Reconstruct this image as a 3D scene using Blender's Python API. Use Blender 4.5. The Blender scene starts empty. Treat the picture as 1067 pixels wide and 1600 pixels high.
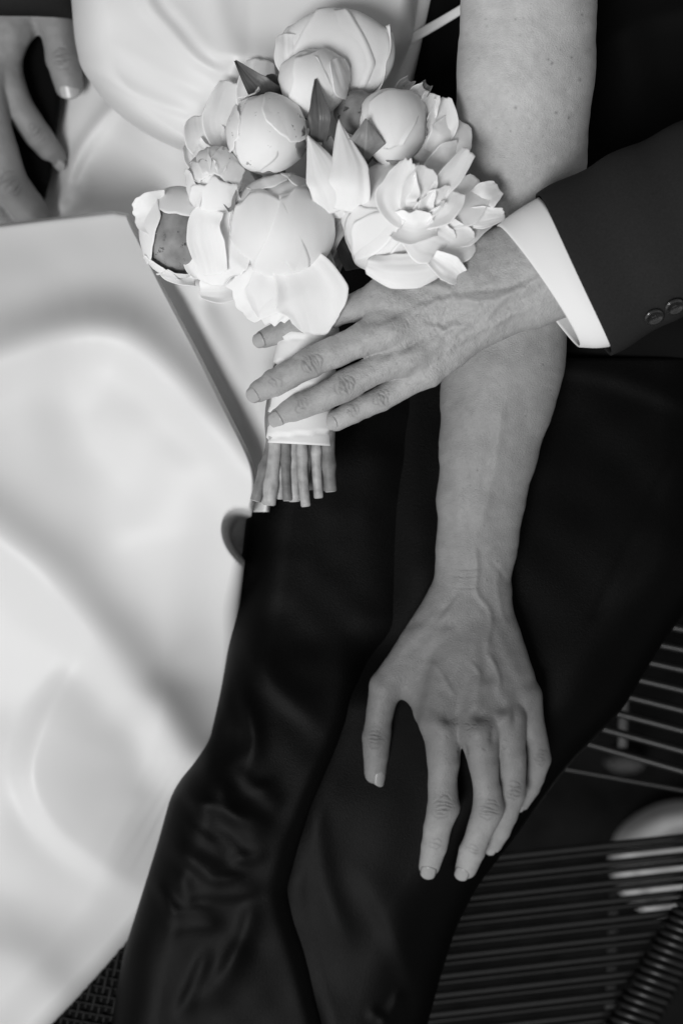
import bpy, bmesh, math, random
import numpy as np

# ------------------------------------------------------------------ camera, world, sun, exposure
scene = bpy.context.scene
C = scene.collection
S = 0.0004            # metres covered by one photo pixel on the plane z = 0
H = 1.2               # camera height above that plane
CMP = 25.0            # photo pixels per centimetre

cam_d = bpy.data.cameras.new("camera")
cam = bpy.data.objects.new("camera", cam_d); C.objects.link(cam)
cam.location = (0, 0, H); cam.rotation_euler = (0, 0, 0)
cam_d.sensor_width = 36; cam_d.sensor_fit = 'AUTO'
cam_d.lens = 36 * H / (1600 * S)
cam_d.clip_start = 0.05; cam_d.clip_end = 50
cam_d.dof.use_dof = True; cam_d.dof.focus_distance = H - 0.082; cam_d.dof.aperture_fstop = 4.2
scene.camera = cam

SUN_EL, SUN_AZ = math.radians(57), math.radians(214)   # azimuth clockwise from +Y
world = bpy.data.worlds.new("World"); scene.world = world; world.use_nodes = True
nt = world.node_tree; nt.nodes.clear()
sky = nt.nodes.new('ShaderNodeTexSky'); sky.sky_type = 'NISHITA'; sky.sun_disc = False
sky.sun_elevation = SUN_EL; sky.sun_rotation = SUN_AZ
bw = nt.nodes.new('ShaderNodeRGBToBW'); bg = nt.nodes.new('ShaderNodeBackground'); wo = nt.nodes.new('ShaderNodeOutputWorld')
nt.links.new(sky.outputs[0], bw.inputs[0]); nt.links.new(bw.outputs[0], bg.inputs[0]); nt.links.new(bg.outputs[0], wo.inputs[0])
bg.inputs[1].default_value = 0.092

sd = bpy.data.lights.new("sun", 'SUN'); sd.energy = 2.0; sd.angle = math.radians(22); sd.color = (1, 1, 1)
sun = bpy.data.objects.new("sun", sd); C.objects.link(sun)
sv = (math.sin(SUN_AZ) * math.cos(SUN_EL), math.cos(SUN_AZ) * math.cos(SUN_EL), math.sin(SUN_EL))
from mathutils import Vector
sun.rotation_euler = Vector(sv).to_track_quat('Z', 'Y').to_euler()
sun.location = (0, 0, 3)

scene.view_settings.view_transform = 'Standard'; scene.view_settings.look = 'None'
scene.view_settings.exposure = 0.18; scene.view_settings.gamma = 1.0
scene.render.engine = 'CYCLES'
scene.cycles.max_bounces = 8

rng = np.random.default_rng(7)

# ------------------------------------------------------------------ helpers
# Work space: X = photo px, Y = -photo py, Z in the same unit (25 = 1 cm); unprojected once to metres.
def to_world(p):
    p = np.asarray(p, float).reshape(-1, 3)
    z = p[:, 2] * S
    f = (H - z) / H * S
    return np.stack([(p[:, 0] - 533.5) * f, (p[:, 1] + 800) * f, z], 1)

def V(px, py, zcm):
    return np.array([px, -py, zcm * CMP], float)

def link_mesh(name, verts, faces, mat, parent=None, smooth=True, world_space=False, attr=None):
    me = bpy.data.meshes.new(name)
    v = np.asarray(verts, float).reshape(-1, 3)
    if not world_space: v = to_world(v)
    if isinstance(faces, np.ndarray):
        n, k = faces.shape
        me.vertices.add(len(v)); me.vertices.foreach_set('co', v.ravel())
        me.loops.add(n * k); me.loops.foreach_set('vertex_index', faces.ravel().astype(np.int32))
        me.polygons.add(n); me.polygons.foreach_set('loop_start', (np.arange(n) * k).astype(np.int32))
        me.update(calc_edges=True)
    else:
        me.from_pydata(v.tolist(), [], faces)
    if smooth: me.polygons.foreach_set('use_smooth', np.ones(len(me.polygons), bool))
    if attr:
        for an, val in attr.items():
            a = me.attributes.new(an, 'FLOAT', 'POINT'); a.data.foreach_set('value', np.asarray(val, np.float32).ravel())
    me.materials.append(mat)
    me.validate(); me.update()
    o = bpy.data.objects.new(name, me); C.objects.link(o)
    if parent: o.parent = parent
    return o

def grid_faces(nr, nc, closed=False):
    r = np.arange(nr - 1)[:, None]; c = np.arange(nc if closed else nc - 1)[None, :]
    a = r * nc + c; b = r * nc + (c + 1) % nc
    return np.stack([a, b, b + nc, a + nc], -1).reshape(-1, 4)

def grid(name, P, mat, parent=None, thick=0, closed=False, flip=False, attr=None, offset=-1):
    nr, nc = P.shape[:2]
    f = grid_faces(nr, nc, closed)
    if flip: f = f[:, ::-1]
    o = link_mesh(name, P.reshape(-1, 3), f, mat, parent, attr=attr)
    if thick:
        m = o.modifiers.new('solid', 'SOLIDIFY'); m.thickness = thick; m.offset = offset
    return o

def spline(pts, n):
    """Catmull-Rom through pts (any dimension), n samples, even in chord length."""
    p = np.asarray(pts, float)
    if len(p) == 2: p = np.array([p[0], (p[0] + p[1]) / 2, p[1]])
    d = np.r_[0, np.cumsum(np.linalg.norm(np.diff(p[:, :3], axis=0), axis=1) + 1e-9)]
    t = np.linspace(0, d[-1], n)
    e = np.vstack([2 * p[0] - p[1], p, 2 * p[-1] - p[-2]])
    i = np.clip(np.searchsorted(d, t, side='right') - 1, 0, len(p) - 2)
    u = ((t - d[i]) / (d[i + 1] - d[i]))[:, None]
    a, b, c_, dd = e[i], e[i + 1], e[i + 2], e[i + 3]
    return 0.5 * (2 * b + (c_ - a) * u + (2 * a - 5 * b + 4 * c_ - dd) * u ** 2 + (3 * b - a - 3 * c_ + dd) * u ** 3)

def sstep(a, b, x):
    t = np.clip((x - a) / (b - a), 0, 1); return t * t * (3 - 2 * t)

def polyd(x, y, pts):
    """distance to a polyline, signed side (positive = right of travel in photo coordinates), arc parameter 0..1"""
    p = np.asarray(pts, float); best = np.full(x.shape, 1e9); sgn = np.zeros(x.shape); par = np.zeros(x.shape)
    L = np.r_[0, np.cumsum(np.linalg.norm(np.diff(p, axis=0), axis=1))]
    for i in range(len(p) - 1):
        a, b = p[i], p[i + 1]; d = b - a; l2 = (d ** 2).sum() + 1e-9
        t = np.clip(((x - a[0]) * d[0] + (y - a[1]) * d[1]) / l2, 0, 1)
        ex, ey = x - a[0] - t * d[0], y - a[1] - t * d[1]
        dist = np.hypot(ex, ey); cr = d[0] * (y - a[1]) - d[1] * (x - a[0])
        m = dist < best
        best = np.where(m, dist, best); sgn = np.where(m, np.sign(cr), sgn)
        par = np.where(m, (L[i] + t * (L[i + 1] - L[i])) / L[-1], par)
    return best, sgn, par

def ridge(x, y, pts, amp, wr, wl=None, taper=0.0, n=24):
    """soft ridge along a curve; wr / wl are the widths to the right / left of travel"""
    pts = spline(np.asarray(pts, float), n)
    d, s, t = polyd(x, y, pts)
    w = np.where(s > 0, wr, wl if wl else wr)
    h = amp * np.exp(-(d / w) ** 2)
    if taper: h *= sstep(0, taper, t) * sstep(0, taper, 1 - t)
    return h

def blur2(Z, it):
    for _ in range(it):
        for ax in (0, 1):
            p = np.pad(Z, [(1, 1) if k == ax else (0, 0) for k in (0, 1)], mode='reflect', reflect_type='odd')
            n = Z.shape[ax]
            Z = .25 * np.take(p, range(n), ax) + .5 * Z + .25 * np.take(p, range(2, n + 2), ax)
    return Z

def lattice(x, y, seed, cell):
    """smooth value noise in -1..1"""
    r = np.random.default_rng(seed).uniform(-1, 1, (256, 256))
    gx, gy = x / cell, y / cell
    ix, iy = np.floor(gx).astype(int), np.floor(gy).astype(int)
    fx, fy = gx - ix, gy - iy; fx = fx * fx * (3 - 2 * fx); fy = fy * fy * (3 - 2 * fy)
    g = lambda a, b: r[a % 256, b % 256]
    return (g(ix, iy) * (1 - fx) + g(ix + 1, iy) * fx) * (1 - fy) + (g(ix, iy + 1) * (1 - fx) + g(ix + 1, iy + 1) * fx) * fy

def empty(name, px, py, zcm):
    o = bpy.data.objects.new(name, None); C.objects.link(o)
    o.empty_display_size = 0.02
    return o

def tag(o, label=None, cat=None, group=None, kind=None):
    if label: o['label'] = label
    if cat: o['category'] = cat
    if group: o['group'] = group
    if kind: o['kind'] = kind
    return o

def frames(path):
    """tangent, side, up for a path in work space (up leans to +Z)"""
    t = np.gradient(path, axis=0); t /= np.linalg.norm(t, axis=1)[:, None] + 1e-9
    up = np.array([0, 0, 1.0]); s = np.cross(t, up)
    n = np.linalg.norm(s, axis=1)[:, None]
    s = np.where(n > 1e-3, s / (n + 1e-9), np.array([1.0, 0, 0]))
    u = np.cross(s, t)
    return t, s, u

def tube(name, path, rad, mat, parent=None, n=12, cap=True, zr=1.0, rf=None):
    path = np.asarray(path, float); rad = np.broadcast_to(np.asarray(rad, float), (len(path),))
    t, s, u = frames(path)
    a = np.linspace(0, 2 * math.pi, n, endpoint=False)
    R = rad[:, None] * (rf if rf is not None else 1)
    P = path[:, None] + (np.cos(a)[None, :, None] * s[:, None] + zr * np.sin(a)[None, :, None] * u[:, None]) * (R[..., None] if np.ndim(R) == 2 else R)
    v = P.reshape(-1, 3); f = grid_faces(len(path), n, True)
    if cap:
        f = [tuple(q) for q in f] + [tuple(range(n))[::-1], tuple((len(path) - 1) * n + k for k in range(n))]
    o = link_mesh(name, v, f, mat, parent)
    return o

# ------------------------------------------------------------------ materials
def mat(name, col, rough=0.6, spec=0.3, sss=0.0, sss_r=0.003, var=0.0, vscale=40, bump=0.0, bscale=600, sheen=0.0,
        trans=0.0, attr=None, weave=0.0, wscale=900, spots=None, detail=4, vor=0.0):
    m = bpy.data.materials.new(name); m.use_nodes = True
    nt = m.node_tree; N = nt.nodes; L = nt.links
    b = N['Principled BSDF']
    b.inputs['Roughness'].default_value = rough
    b.inputs['Specular IOR Level'].default_value = spec
    b.inputs['Base Color'].default_value = (col, col, col, 1)
    if sheen:
        b.inputs['Sheen Weight'].default_value = sheen; b.inputs['Sheen Roughness'].default_value = 0.5
    if sss:
        b.inputs['Subsurface Weight'].default_value = sss
        b.inputs['Subsurface Radius'].default_value = (1, 1, 1); b.inputs['Subsurface Scale'].default_value = sss_r
    tc = N.new('ShaderNodeTexCoord')
    last = None
    if var or attr or spots:
        val = N.new('ShaderNodeValue'); val.outputs[0].default_value = col; last = val.outputs[0]
        if var:
            nz = N.new('ShaderNodeTexNoise'); nz.inputs['Scale'].default_value = vscale; nz.inputs['Detail'].default_value = detail
            L.new(tc.outputs['Object'], nz.inputs['Vector'])
            mr = N.new('ShaderNodeMapRange'); mr.inputs['From Min'].default_value = 0.25; mr.inputs['From Max'].default_value = 0.75
            mr.inputs['To Min'].default_value = 1 - var; mr.inputs['To Max'].default_value = 1 + var
            L.new(nz.outputs['Fac'], mr.inputs['Value'])
            mu = N.new('ShaderNodeMath'); mu.operation = 'MULTIPLY'; L.new(last, mu.inputs[0]); L.new(mr.outputs[0], mu.inputs[1]); last = mu.outputs[0]
        if spots:   # (scale, threshold, darkness)
            nz = N.new('ShaderNodeTexNoise'); nz.inputs['Scale'].default_value = spots[0]; nz.inputs['Detail'].default_value = 6
            nz.inputs['Roughness'].default_value = 0.7
            L.new(tc.outputs['Object'], nz.inputs['Vector'])
            mr = N.new('ShaderNodeMapRange'); mr.interpolation_type = 'SMOOTHSTEP'
            mr.inputs['From Min'].default_value = spots[1]; mr.inputs['From Max'].default_value = spots[1] + 0.05
            mr.inputs['To Min'].default_value = 1; mr.inputs['To Max'].default_value = spots[2]
            L.new(nz.outputs['Fac'], mr.inputs['Value'])
            mu = N.new('ShaderNodeMath'); mu.operation = 'MULTIPLY'; L.new(last, mu.inputs[0]); L.new(mr.outputs[0], mu.inputs[1]); last = mu.outputs[0]
        if attr:
            at = N.new('ShaderNodeAttribute'); at.attribute_name = attr
            mu = N.new('ShaderNodeMath'); mu.operation = 'MULTIPLY'; L.new(last, mu.inputs[0]); L.new(at.outputs['Fac'], mu.inputs[1]); last = mu.outputs[0]
        cb = N.new('ShaderNodeCombineColor')
        for i in range(3): L.new(last, cb.inputs[i])
        L.new(cb.outputs[0], b.inputs['Base Color'])
    hs = []
    if bump:
        nz = N.new('ShaderNodeTexNoise'); nz.inputs['Scale'].default_value = bscale; nz.inputs['Detail'].default_value = 3
        L.new(tc.outputs['Object'], nz.inputs['Vector']); hs.append((nz.outputs['Fac'], bump))
    if vor:
        mp = N.new('ShaderNodeMapping'); mp.inputs['Scale'].default_value = (1, 1.6, 1.2); L.new(tc.outputs['Object'], mp.inputs['Vector'])
        vo = N.new('ShaderNodeTexVoronoi'); vo.inputs['Scale'].default_value = 620; vo.feature = 'DISTANCE_TO_EDGE'
        L.new(mp.outputs[0], vo.inputs['Vector']); hs.append((vo.outputs['Distance'], vor))
    if weave:
        w1 = N.new('ShaderNodeTexWave'); w1.inputs['Scale'].default_value = wscale; w1.bands_direction = 'DIAGONAL'
        w1.inputs['Distortion'].default_value = 1.0
        L.new(tc.outputs['Object'], w1.inputs['Vector']); hs.append((w1.outputs['Fac'], weave))
    nrm = None
    for h, st in hs:
        bp = N.new('ShaderNodeBump'); bp.inputs['Strength'].default_value = st; bp.inputs['Distance'].default_value = 0.0006
        L.new(h, bp.inputs['Height'])
        if nrm: L.new(nrm, bp.inputs['Normal'])
        nrm = bp.outputs[0]
    if nrm: L.new(nrm, b.inputs['Normal'])
    if trans:
        tr = N.new('ShaderNodeBsdfTranslucent'); tr.inputs[0].default_value = (col, col, col, 1)
        mx = N.new('ShaderNodeMixShader'); mx.inputs[0].default_value = trans
        L.new(b.outputs[0], mx.inputs[1]); L.new(tr.outputs[0], mx.inputs[2])
        L.new(mx.outputs[0], N['Material Output'].inputs[0])
    return m

M = dict(
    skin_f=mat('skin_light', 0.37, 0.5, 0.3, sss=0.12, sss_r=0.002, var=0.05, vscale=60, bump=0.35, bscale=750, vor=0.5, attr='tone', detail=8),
    skin_m=mat('skin_tanned', 0.35, 0.45, 0.38, sss=0.12, sss_r=0.002, var=0.07, vscale=70, bump=0.4, bscale=750, vor=0.6, attr='tone', detail=8),
    nail=mat('nail', 0.28, 0.25, 0.5, sss=0.2, sss_r=0.002, var=0.04, vscale=200),
    nail_m=mat('nail_tanned', 0.37, 0.28, 0.5, sss=0.2, sss_r=0.002, var=0.04, vscale=200),
    satin=mat('white_satin', 0.66, 0.42, 0.3, sheen=0.0, var=0.01, vscale=15, weave=0.04, wscale=1500),
    shirt=mat('white_cotton', 0.76, 0.8, 0.2, weave=0.06, wscale=1300),
    suit=mat('black_wool', 0.0025, 0.7, 0.06, sheen=0.0, var=0.15, vscale=900, bump=0.25, bscale=2200),
    sleeve=mat('black_wool_sleeve', 0.019, 0.8, 0.08, sheen=0.0, var=0.22, vscale=1100, bump=0.35, bscale=2200),
    trouser=mat('black_trouser_cloth', 0.0011, 0.45, 0.072, sheen=0.0, var=0.35, vscale=900, bump=0.35, bscale=1400),
    petal=mat('petal_white', 0.94, 0.65, 0.15, sss=0.3, sss_r=0.0025, trans=0.06, var=0.02, vscale=60, bump=0.08, bscale=220),
    bud=mat('bud_white', 0.92, 0.6, 0.2, sss=0.3, sss_r=0.003, var=0.03, vscale=60, bump=0.08, bscale=200, spots=(120, 0.62, 0.35)),
    sepal=mat('sepal_blotched', 0.24, 0.5, 0.25, var=0.4, vscale=90, bump=0.25, bscale=300, spots=(170, 0.58, 0.25), trans=0.0),
    leaf=mat('leaf_dark', 0.085, 0.42, 0.4, var=0.12, vscale=120, bump=0.15, bscale=500, attr='tone'),
    leaf_pale=mat('leaf_pale', 0.2, 0.5, 0.35, var=0.12, vscale=120, bump=0.15, bscale=500, attr='tone'),
    stem=mat('stem_green', 0.36, 0.5, 0.35, var=0.4, vscale=130, bump=0.35, bscale=350),
    stem_d=mat('stem_dull', 0.17, 0.55, 0.3, var=0.4, vscale=130, bump=0.35, bscale=350),
    pith=mat('stem_cut', 0.36, 0.8, 0.2, var=0.2, vscale=500),
    ribbon=mat('ribbon_white', 0.78, 0.5, 0.3, weave=0.05, wscale=1200),
    button=mat('horn_button', 0.02, 0.14, 0.9, var=0.3, vscale=300),
    thread=mat('button_thread', 0.05, 0.8, 0.2),
    rod=mat('chair_cord', 0.008, 0.33, 0.32, var=0.2, vscale=200),
    mat_cord=mat('woven_cord', 0.004, 0.5, 0.12, var=0.3, vscale=200),
    metal=mat('chair_metal', 0.008, 0.5, 0.2, var=0.1, vscale=90),
    rail=mat('grey_rail', 0.06, 0.6, 0.3, var=0.2, vscale=90),
    ground=mat('dark_ground', 0.005, 0.9, 0.05, var=0.6, vscale=25, bump=0.6, bscale=80),
    stone_d=mat('shaded_stone', 0.055, 0.85, 0.2, var=0.2, vscale=30, bump=0.3, bscale=300),  # stone colour darkened to stand in for shade under the cords
    stone=mat('pale_stone', 0.33, 0.85, 0.2, var=0.3, vscale=22, bump=0.3, bscale=300),
)
# ------------------------------------------------------------------ implicit-surface modelling for skin
class Field:
    def __init__(s, lo, hi, vox):
        s.lo = np.asarray(lo, float); s.vox = vox
        s.n = np.ceil((np.asarray(hi, float) - s.lo) / vox).astype(int) + 1
        s.F = np.full(s.n, 60.0, np.float32)
    def block(s, lo, hi):
        a = np.clip(np.floor((lo - s.lo) / s.vox).astype(int), 0, s.n - 1)
        b = np.clip(np.ceil((hi - s.lo) / s.vox).astype(int) + 1, 1, s.n)
        if (b <= a).any(): return None
        ax = [(s.lo[i] + s.vox * np.arange(a[i], b[i])).astype(np.float32) for i in range(3)]
        return tuple(slice(a[i], b[i]) for i in range(3)), np.meshgrid(*ax, indexing='ij', sparse=True)
    def cone(s, a, b, r1, r2, k=4.0, zs=1.0):
        """round cone from a to b, smooth union of width k, section flattened in Z by zs"""
        a = np.asarray(a, float); b = np.asarray(b, float); R = max(r1, r2) + k + 3 * s.vox
        lo = np.minimum(a, b) - R; hi = np.maximum(a, b) + R
        bl = s.block(lo, hi)
        if bl is None: return
        sl, (x, y, z) = bl
        sc = np.array([1, 1, 1 / zs]); A = a * sc; B = b * sc; z = z / zs
        d = B - A; l2 = float((d ** 2).sum()) + 1e-6
        px, py, pz = x - A[0], y - A[1], z - A[2]
        # iq round cone
        rr = r1 - r2; a2 = max(l2 - rr * rr, 1e-6); il2 = 1 / l2
        yy = px * d[0] + py * d[1] + pz * d[2]
        z_ = yy - l2
        x2 = (px * l2 - d[0] * yy) ** 2 + (py * l2 - d[1] * yy) ** 2 + (pz * l2 - d[2] * yy) ** 2
        y2 = yy * yy * l2; z2 = z_ * z_ * l2
        kk = np.sign(rr) * rr * rr * x2
        res = (np.sqrt(x2 * a2 * il2) + yy * rr) * il2 - r1
        res = np.where(np.sign(z_) * a2 * z2 > kk, np.sqrt(x2 + z2) * il2 - r2, res)
        res = np.where(np.sign(yy) * a2 * y2 < kk, np.sqrt(x2 + y2) * il2 - r1, res)
        res = (res * min(1.0, zs)).astype(np.float32)
        s.blend(sl, res, k)
    def blend(s, sl, res, k):
        f = s.F[sl]
        if k <= 0: s.F[sl] = np.minimum(f, res); return
        h = np.clip(0.5 + 0.5 * (f - res) / k, 0, 1)
        s.F[sl] = f * (1 - h) + res * h - k * h * (1 - h)
    def chain(s, pts, k=4.0, zs=1.0):
        """pts: (px, py, zcm, r)"""
        for p, q in zip(pts[:-1], pts[1:]):
            s.cone(V(*p[:3]), V(*q[:3]), p[3], q[3], k, zs)
    def mesh(s):
        F = s.F; n = s.n; ins = F < 0
        c = np.zeros(n - 1, np.int8)
        for i in (0, 1):
            for j in (0, 1):
                for k in (0, 1):
                    c += ins[i:n[0] - 1 + i, j:n[1] - 1 + j, k:n[2] - 1 + k]
        act = np.argwhere((c > 0) & (c < 8))
        idx = np.full(n - 1, -1, np.int32); idx[tuple(act.T)] = np.arange(len(act))
        acc = np.zeros((len(act), 3)); cnt = np.zeros(len(act))
        cor = [(i, j, k) for i in (0, 1) for j in (0, 1) for k in (0, 1)]
        for a in cor:
            for ax in range(3):
                if a[ax]: continue
                b = list(a); b[ax] = 1
                fa = F[act[:, 0] + a[0], act[:, 1] + a[1], act[:, 2] + a[2]]
                fb = F[act[:, 0] + b[0], act[:, 1] + b[1], act[:, 2] + b[2]]
                m = (fa < 0) != (fb < 0)
                t = np.where(m, fa / np.where(m, fa - fb, 1), 0)
                p = np.tile(np.array(a, float), (len(act), 1)); p[:, ax] += t
                acc += np.where(m[:, None], p, 0); cnt += m
        v = s.lo + (act + acc / cnt[:, None]) * s.vox
        quads = []
        for ax in range(3):
            sl0 = [slice(1, n[i] - 1) for i in range(3)]; sl0[ax] = slice(0, n[ax] - 1)
            sl1 = list(sl0); sl1[ax] = slice(1, n[ax])
            i0 = ins[tuple(sl0)]; i1 = ins[tuple(sl1)]
            e = np.argwhere(i0 != i1)
            if not len(e): continue
            flip = i0[tuple(e.T)]
            off = np.ones(3, int); off[ax] = 0
            g = e + off
            u, w = (ax + 1) % 3, (ax + 2) % 3
            def cell(du, dw):
                q = g.copy(); q[:, u] += du; q[:, w] += dw
                return idx[tuple(q.T)]
            q = np.stack([cell(-1, -1), cell(0, -1), cell(0, 0), cell(-1, 0)], 1)
            q = np.where(flip[:, None], q, q[:, ::-1])
            quads.append(q)
        q = np.concatenate(quads); q = q[(q >= 0).all(1)]
        return v, q

def lap_smooth(v, q, it, lam=0.5):
    e = np.concatenate([q[:, [0, 1]], q[:, [1, 2]], q[:, [2, 3]], q[:, [3, 0]]])
    e = np.unique(np.sort(e, 1), axis=0)
    deg = np.bincount(e.ravel(), minlength=len(v)).astype(float)[:, None]
    for _ in range(it):
        acc = np.zeros_like(v)
        for k in range(3):
            acc[:, k] = np.bincount(e[:, 0], v[e[:, 1], k], len(v)) + np.bincount(e[:, 1], v[e[:, 0], k], len(v))
        v = v + lam * (acc / np.maximum(deg, 1) - v)
    return v

def subdivide(v, q):
    e = np.concatenate([q[:, [0, 1]], q[:, [1, 2]], q[:, [2, 3]], q[:, [3, 0]]])
    es = np.sort(e, 1); key = es[:, 0].astype(np.int64) * len(v) + es[:, 1]
    uk, inv = np.unique(key, return_inverse=True)
    em = (v[uk // len(v)] + v[uk % len(v)]) / 2
    fm = v[q].mean(1)
    n = len(q); e0, e1, e2, e3 = (inv[i * n:(i + 1) * n] + len(v) for i in range(4))
    fi = np.arange(n) + len(v) + len(uk)
    nq = np.concatenate([np.stack(t, 1) for t in ((q[:, 0], e0, fi, e3), (q[:, 1], e1, fi, e0), (q[:, 2], e2, fi, e1), (q[:, 3], e3, fi, e2))])
    return np.concatenate([v, em, fm]), nq

def vnormals(v, q):
    fn = np.cross(v[q[:, 2]] - v[q[:, 0]], v[q[:, 3]] - v[q[:, 1]])
    n = np.zeros_like(v)
    for k in range(4):
        for a in range(3): n[:, a] += np.bincount(q[:, k], fn[:, a], len(v))
    return n / (np.linalg.norm(n, axis=1)[:, None] + 1e-12)

class Skin:
    """detail pass: relief in work units along the normal, and tone (pigment plus painted shade), on the camera-side skin"""
    def __init__(s, v, q, sm=3):
        v = lap_smooth(v, q, sm); v, q = subdivide(v, q); v = lap_smooth(v, q, 2)
        s.v, s.q = v, q; s.n = vnormals(v, q)
        s.x, s.y, s.z = v[:, 0], -v[:, 1], v[:, 2]
        s.up = sstep(0.05, 0.5, s.n[:, 2]); s.h = np.zeros(len(v)); s.tone = np.ones(len(v))
    def near(s, pts, pad):
        p = np.asarray(pts, float)
        return np.where((s.x > p[:, 0].min() - pad) & (s.x < p[:, 0].max() + pad) & (s.y > p[:, 1].min() - pad) & (s.y < p[:, 1].max() + pad) & (s.up > 0))[0]
    def line(s, pts, amp, w, wl=None, taper=0.25, tone=0.0, zmin=None, n=20, wob=0.0):
        i = s.near(pts, 3 * max(w, wl or w) + 4)
        if zmin is not None: i = i[s.z[i] > zmin * CMP]
        if not len(i): return
        x, y = s.x[i], s.y[i]
        if wob: x = x + wob * lattice(y, x * 0 + amp * 77, 5, 9); y = y + wob * lattice(x, y * 0, 6, 9)
        r = ridge(x, y, pts, 1.0, w, wl, taper, n)
        s.h[i] += amp * r * s.up[i]
        if tone: s.tone[i] *= 1 + tone * r * s.up[i]
    def bump(s, c, amp, rx, ry=None, ang=0.0, tone=0.0, zmin=None):
        ry = ry or rx; R = max(rx, ry)
        i = s.near([c], 3 * R)
        if zmin is not None: i = i[s.z[i] > zmin * CMP]
        dx, dy = s.x[i] - c[0], s.y[i] - c[1]; ca, sa = math.cos(ang), math.sin(ang)
        g = np.exp(-((dx * ca + dy * sa) / rx) ** 2 - ((-dx * sa + dy * ca) / ry) ** 2)
        s.h[i] += amp * g * s.up[i]
        if tone: s.tone[i] *= 1 + tone * g * s.up[i]
    def knuckle(s, c, d, r, depth=0.9, nl=5, zmin=None, tone=-0.18, spread=0.55):
        """finger-joint skin folds: nested arcs across the finger direction d"""
        d = np.asarray(d, float) / np.hypot(*d); p = np.array([-d[1], d[0]])
        c = np.asarray(c, float)
        s.bump(c, 1.2, r * 0.8, r * 0.7, math.atan2(d[1], d[0]), tone, zmin)
        for k in range(nl):
            o = (k - (nl - 1) / 2) / max(1, (nl - 1) / 2)
            mid = c + d * o * r * spread
            bow = o * r * rng.uniform(.2, .3); hw = r * (0.80 - 0.2 * abs(o)) * rng.uniform(.75, 1.1); mid = mid + p * r * rng.uniform(-.12, .12) + d * rng.uniform(-1.2, 1.2)
            pts = [mid + p * hw - d * bow, mid + p * hw * .5 + d * (bow * .2 + rng.uniform(-2, 2)), mid + d * (bow * .5 + rng.uniform(-2, 2)), mid - p * hw * .5 + d * (bow * .2 + rng.uniform(-2, 2)), mid - p * hw - d * bow]
            s.line(pts, -depth * (1 - .5 * abs(o)) * rng.uniform(.5, 1.1), 1.4, taper=0.35, tone=-0.2, zmin=zmin, n=14)
        for k in range(3):
            o = rng.uniform(-.4, .4); q = c + d * o * r + p * rng.uniform(-.4, .4) * r
            s.line([q - p * r * .25, q, q + p * r * .25 + d * 2], -depth * .5, 1.2, taper=.4, tone=-0.1, zmin=zmin, n=8)
    def finish(s):
        return s.v + s.n * s.h[:, None], s.q, np.clip(s.tone, 0.3, 1.5)

def nail(name, chain, mtl, parent, roll=0.0, w=0.8, length=1.5, back=0.2, lift=0.35, pitch=0.0, tipx=1.0, tilt=0.9):
    """nail plate on the last joint of a finger chain (px, py, zcm, r)"""
    a = V(*chain[-2][:3]); b = V(*chain[-1][:3]); r = chain[-1][3]
    d = (b - a) / np.linalg.norm(b - a)
    n = np.array([0, 0, 1.0]) - d[2] * d; n /= np.linalg.norm(n)
    sd_ = np.cross(d, n)
    n = n * math.cos(roll) + sd_ * math.sin(roll); sd_ = np.cross(d, n)
    if pitch:
        d, n = d * math.cos(pitch) - n * math.sin(pitch), n * math.cos(pitch) + d * math.sin(pitch)
    nu, nv = 11, 12
    P = np.zeros((nv, nu, 3)); R = r * 1.0
    for i in range(nv):
        t = i / (nv - 1)
        for j in range(nu):
            u = j / (nu - 1) * 2 - 1
            # rounded cuticle and free edge
            vt = -back * r + length * r * (t * (1 - 0.16 * u * u) + (1 - t) * (0.22 * u * u))
            ang = u * w * (1.0 - 0.10 * (2 * t - 1) ** 2)
            drop = 0.05 * r * t * t
            P[i, j] = b + d * (vt - length * r * 0.5 + r * 0.42 * tipx) + (n * (math.cos(ang) * R * 0.98 + lift - drop - (0.9 if t == 0 or abs(u) == 1 else 0)) + sd_ * math.sin(ang) * R)
    return grid(name, P, mtl, parent, thick=0.0003)
# ------------------------------------------------------------------ the woman: arm and hand in one surface
def cone_chain(F, pts, k, zs=1.0): F.chain(pts, k, zs)

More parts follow.
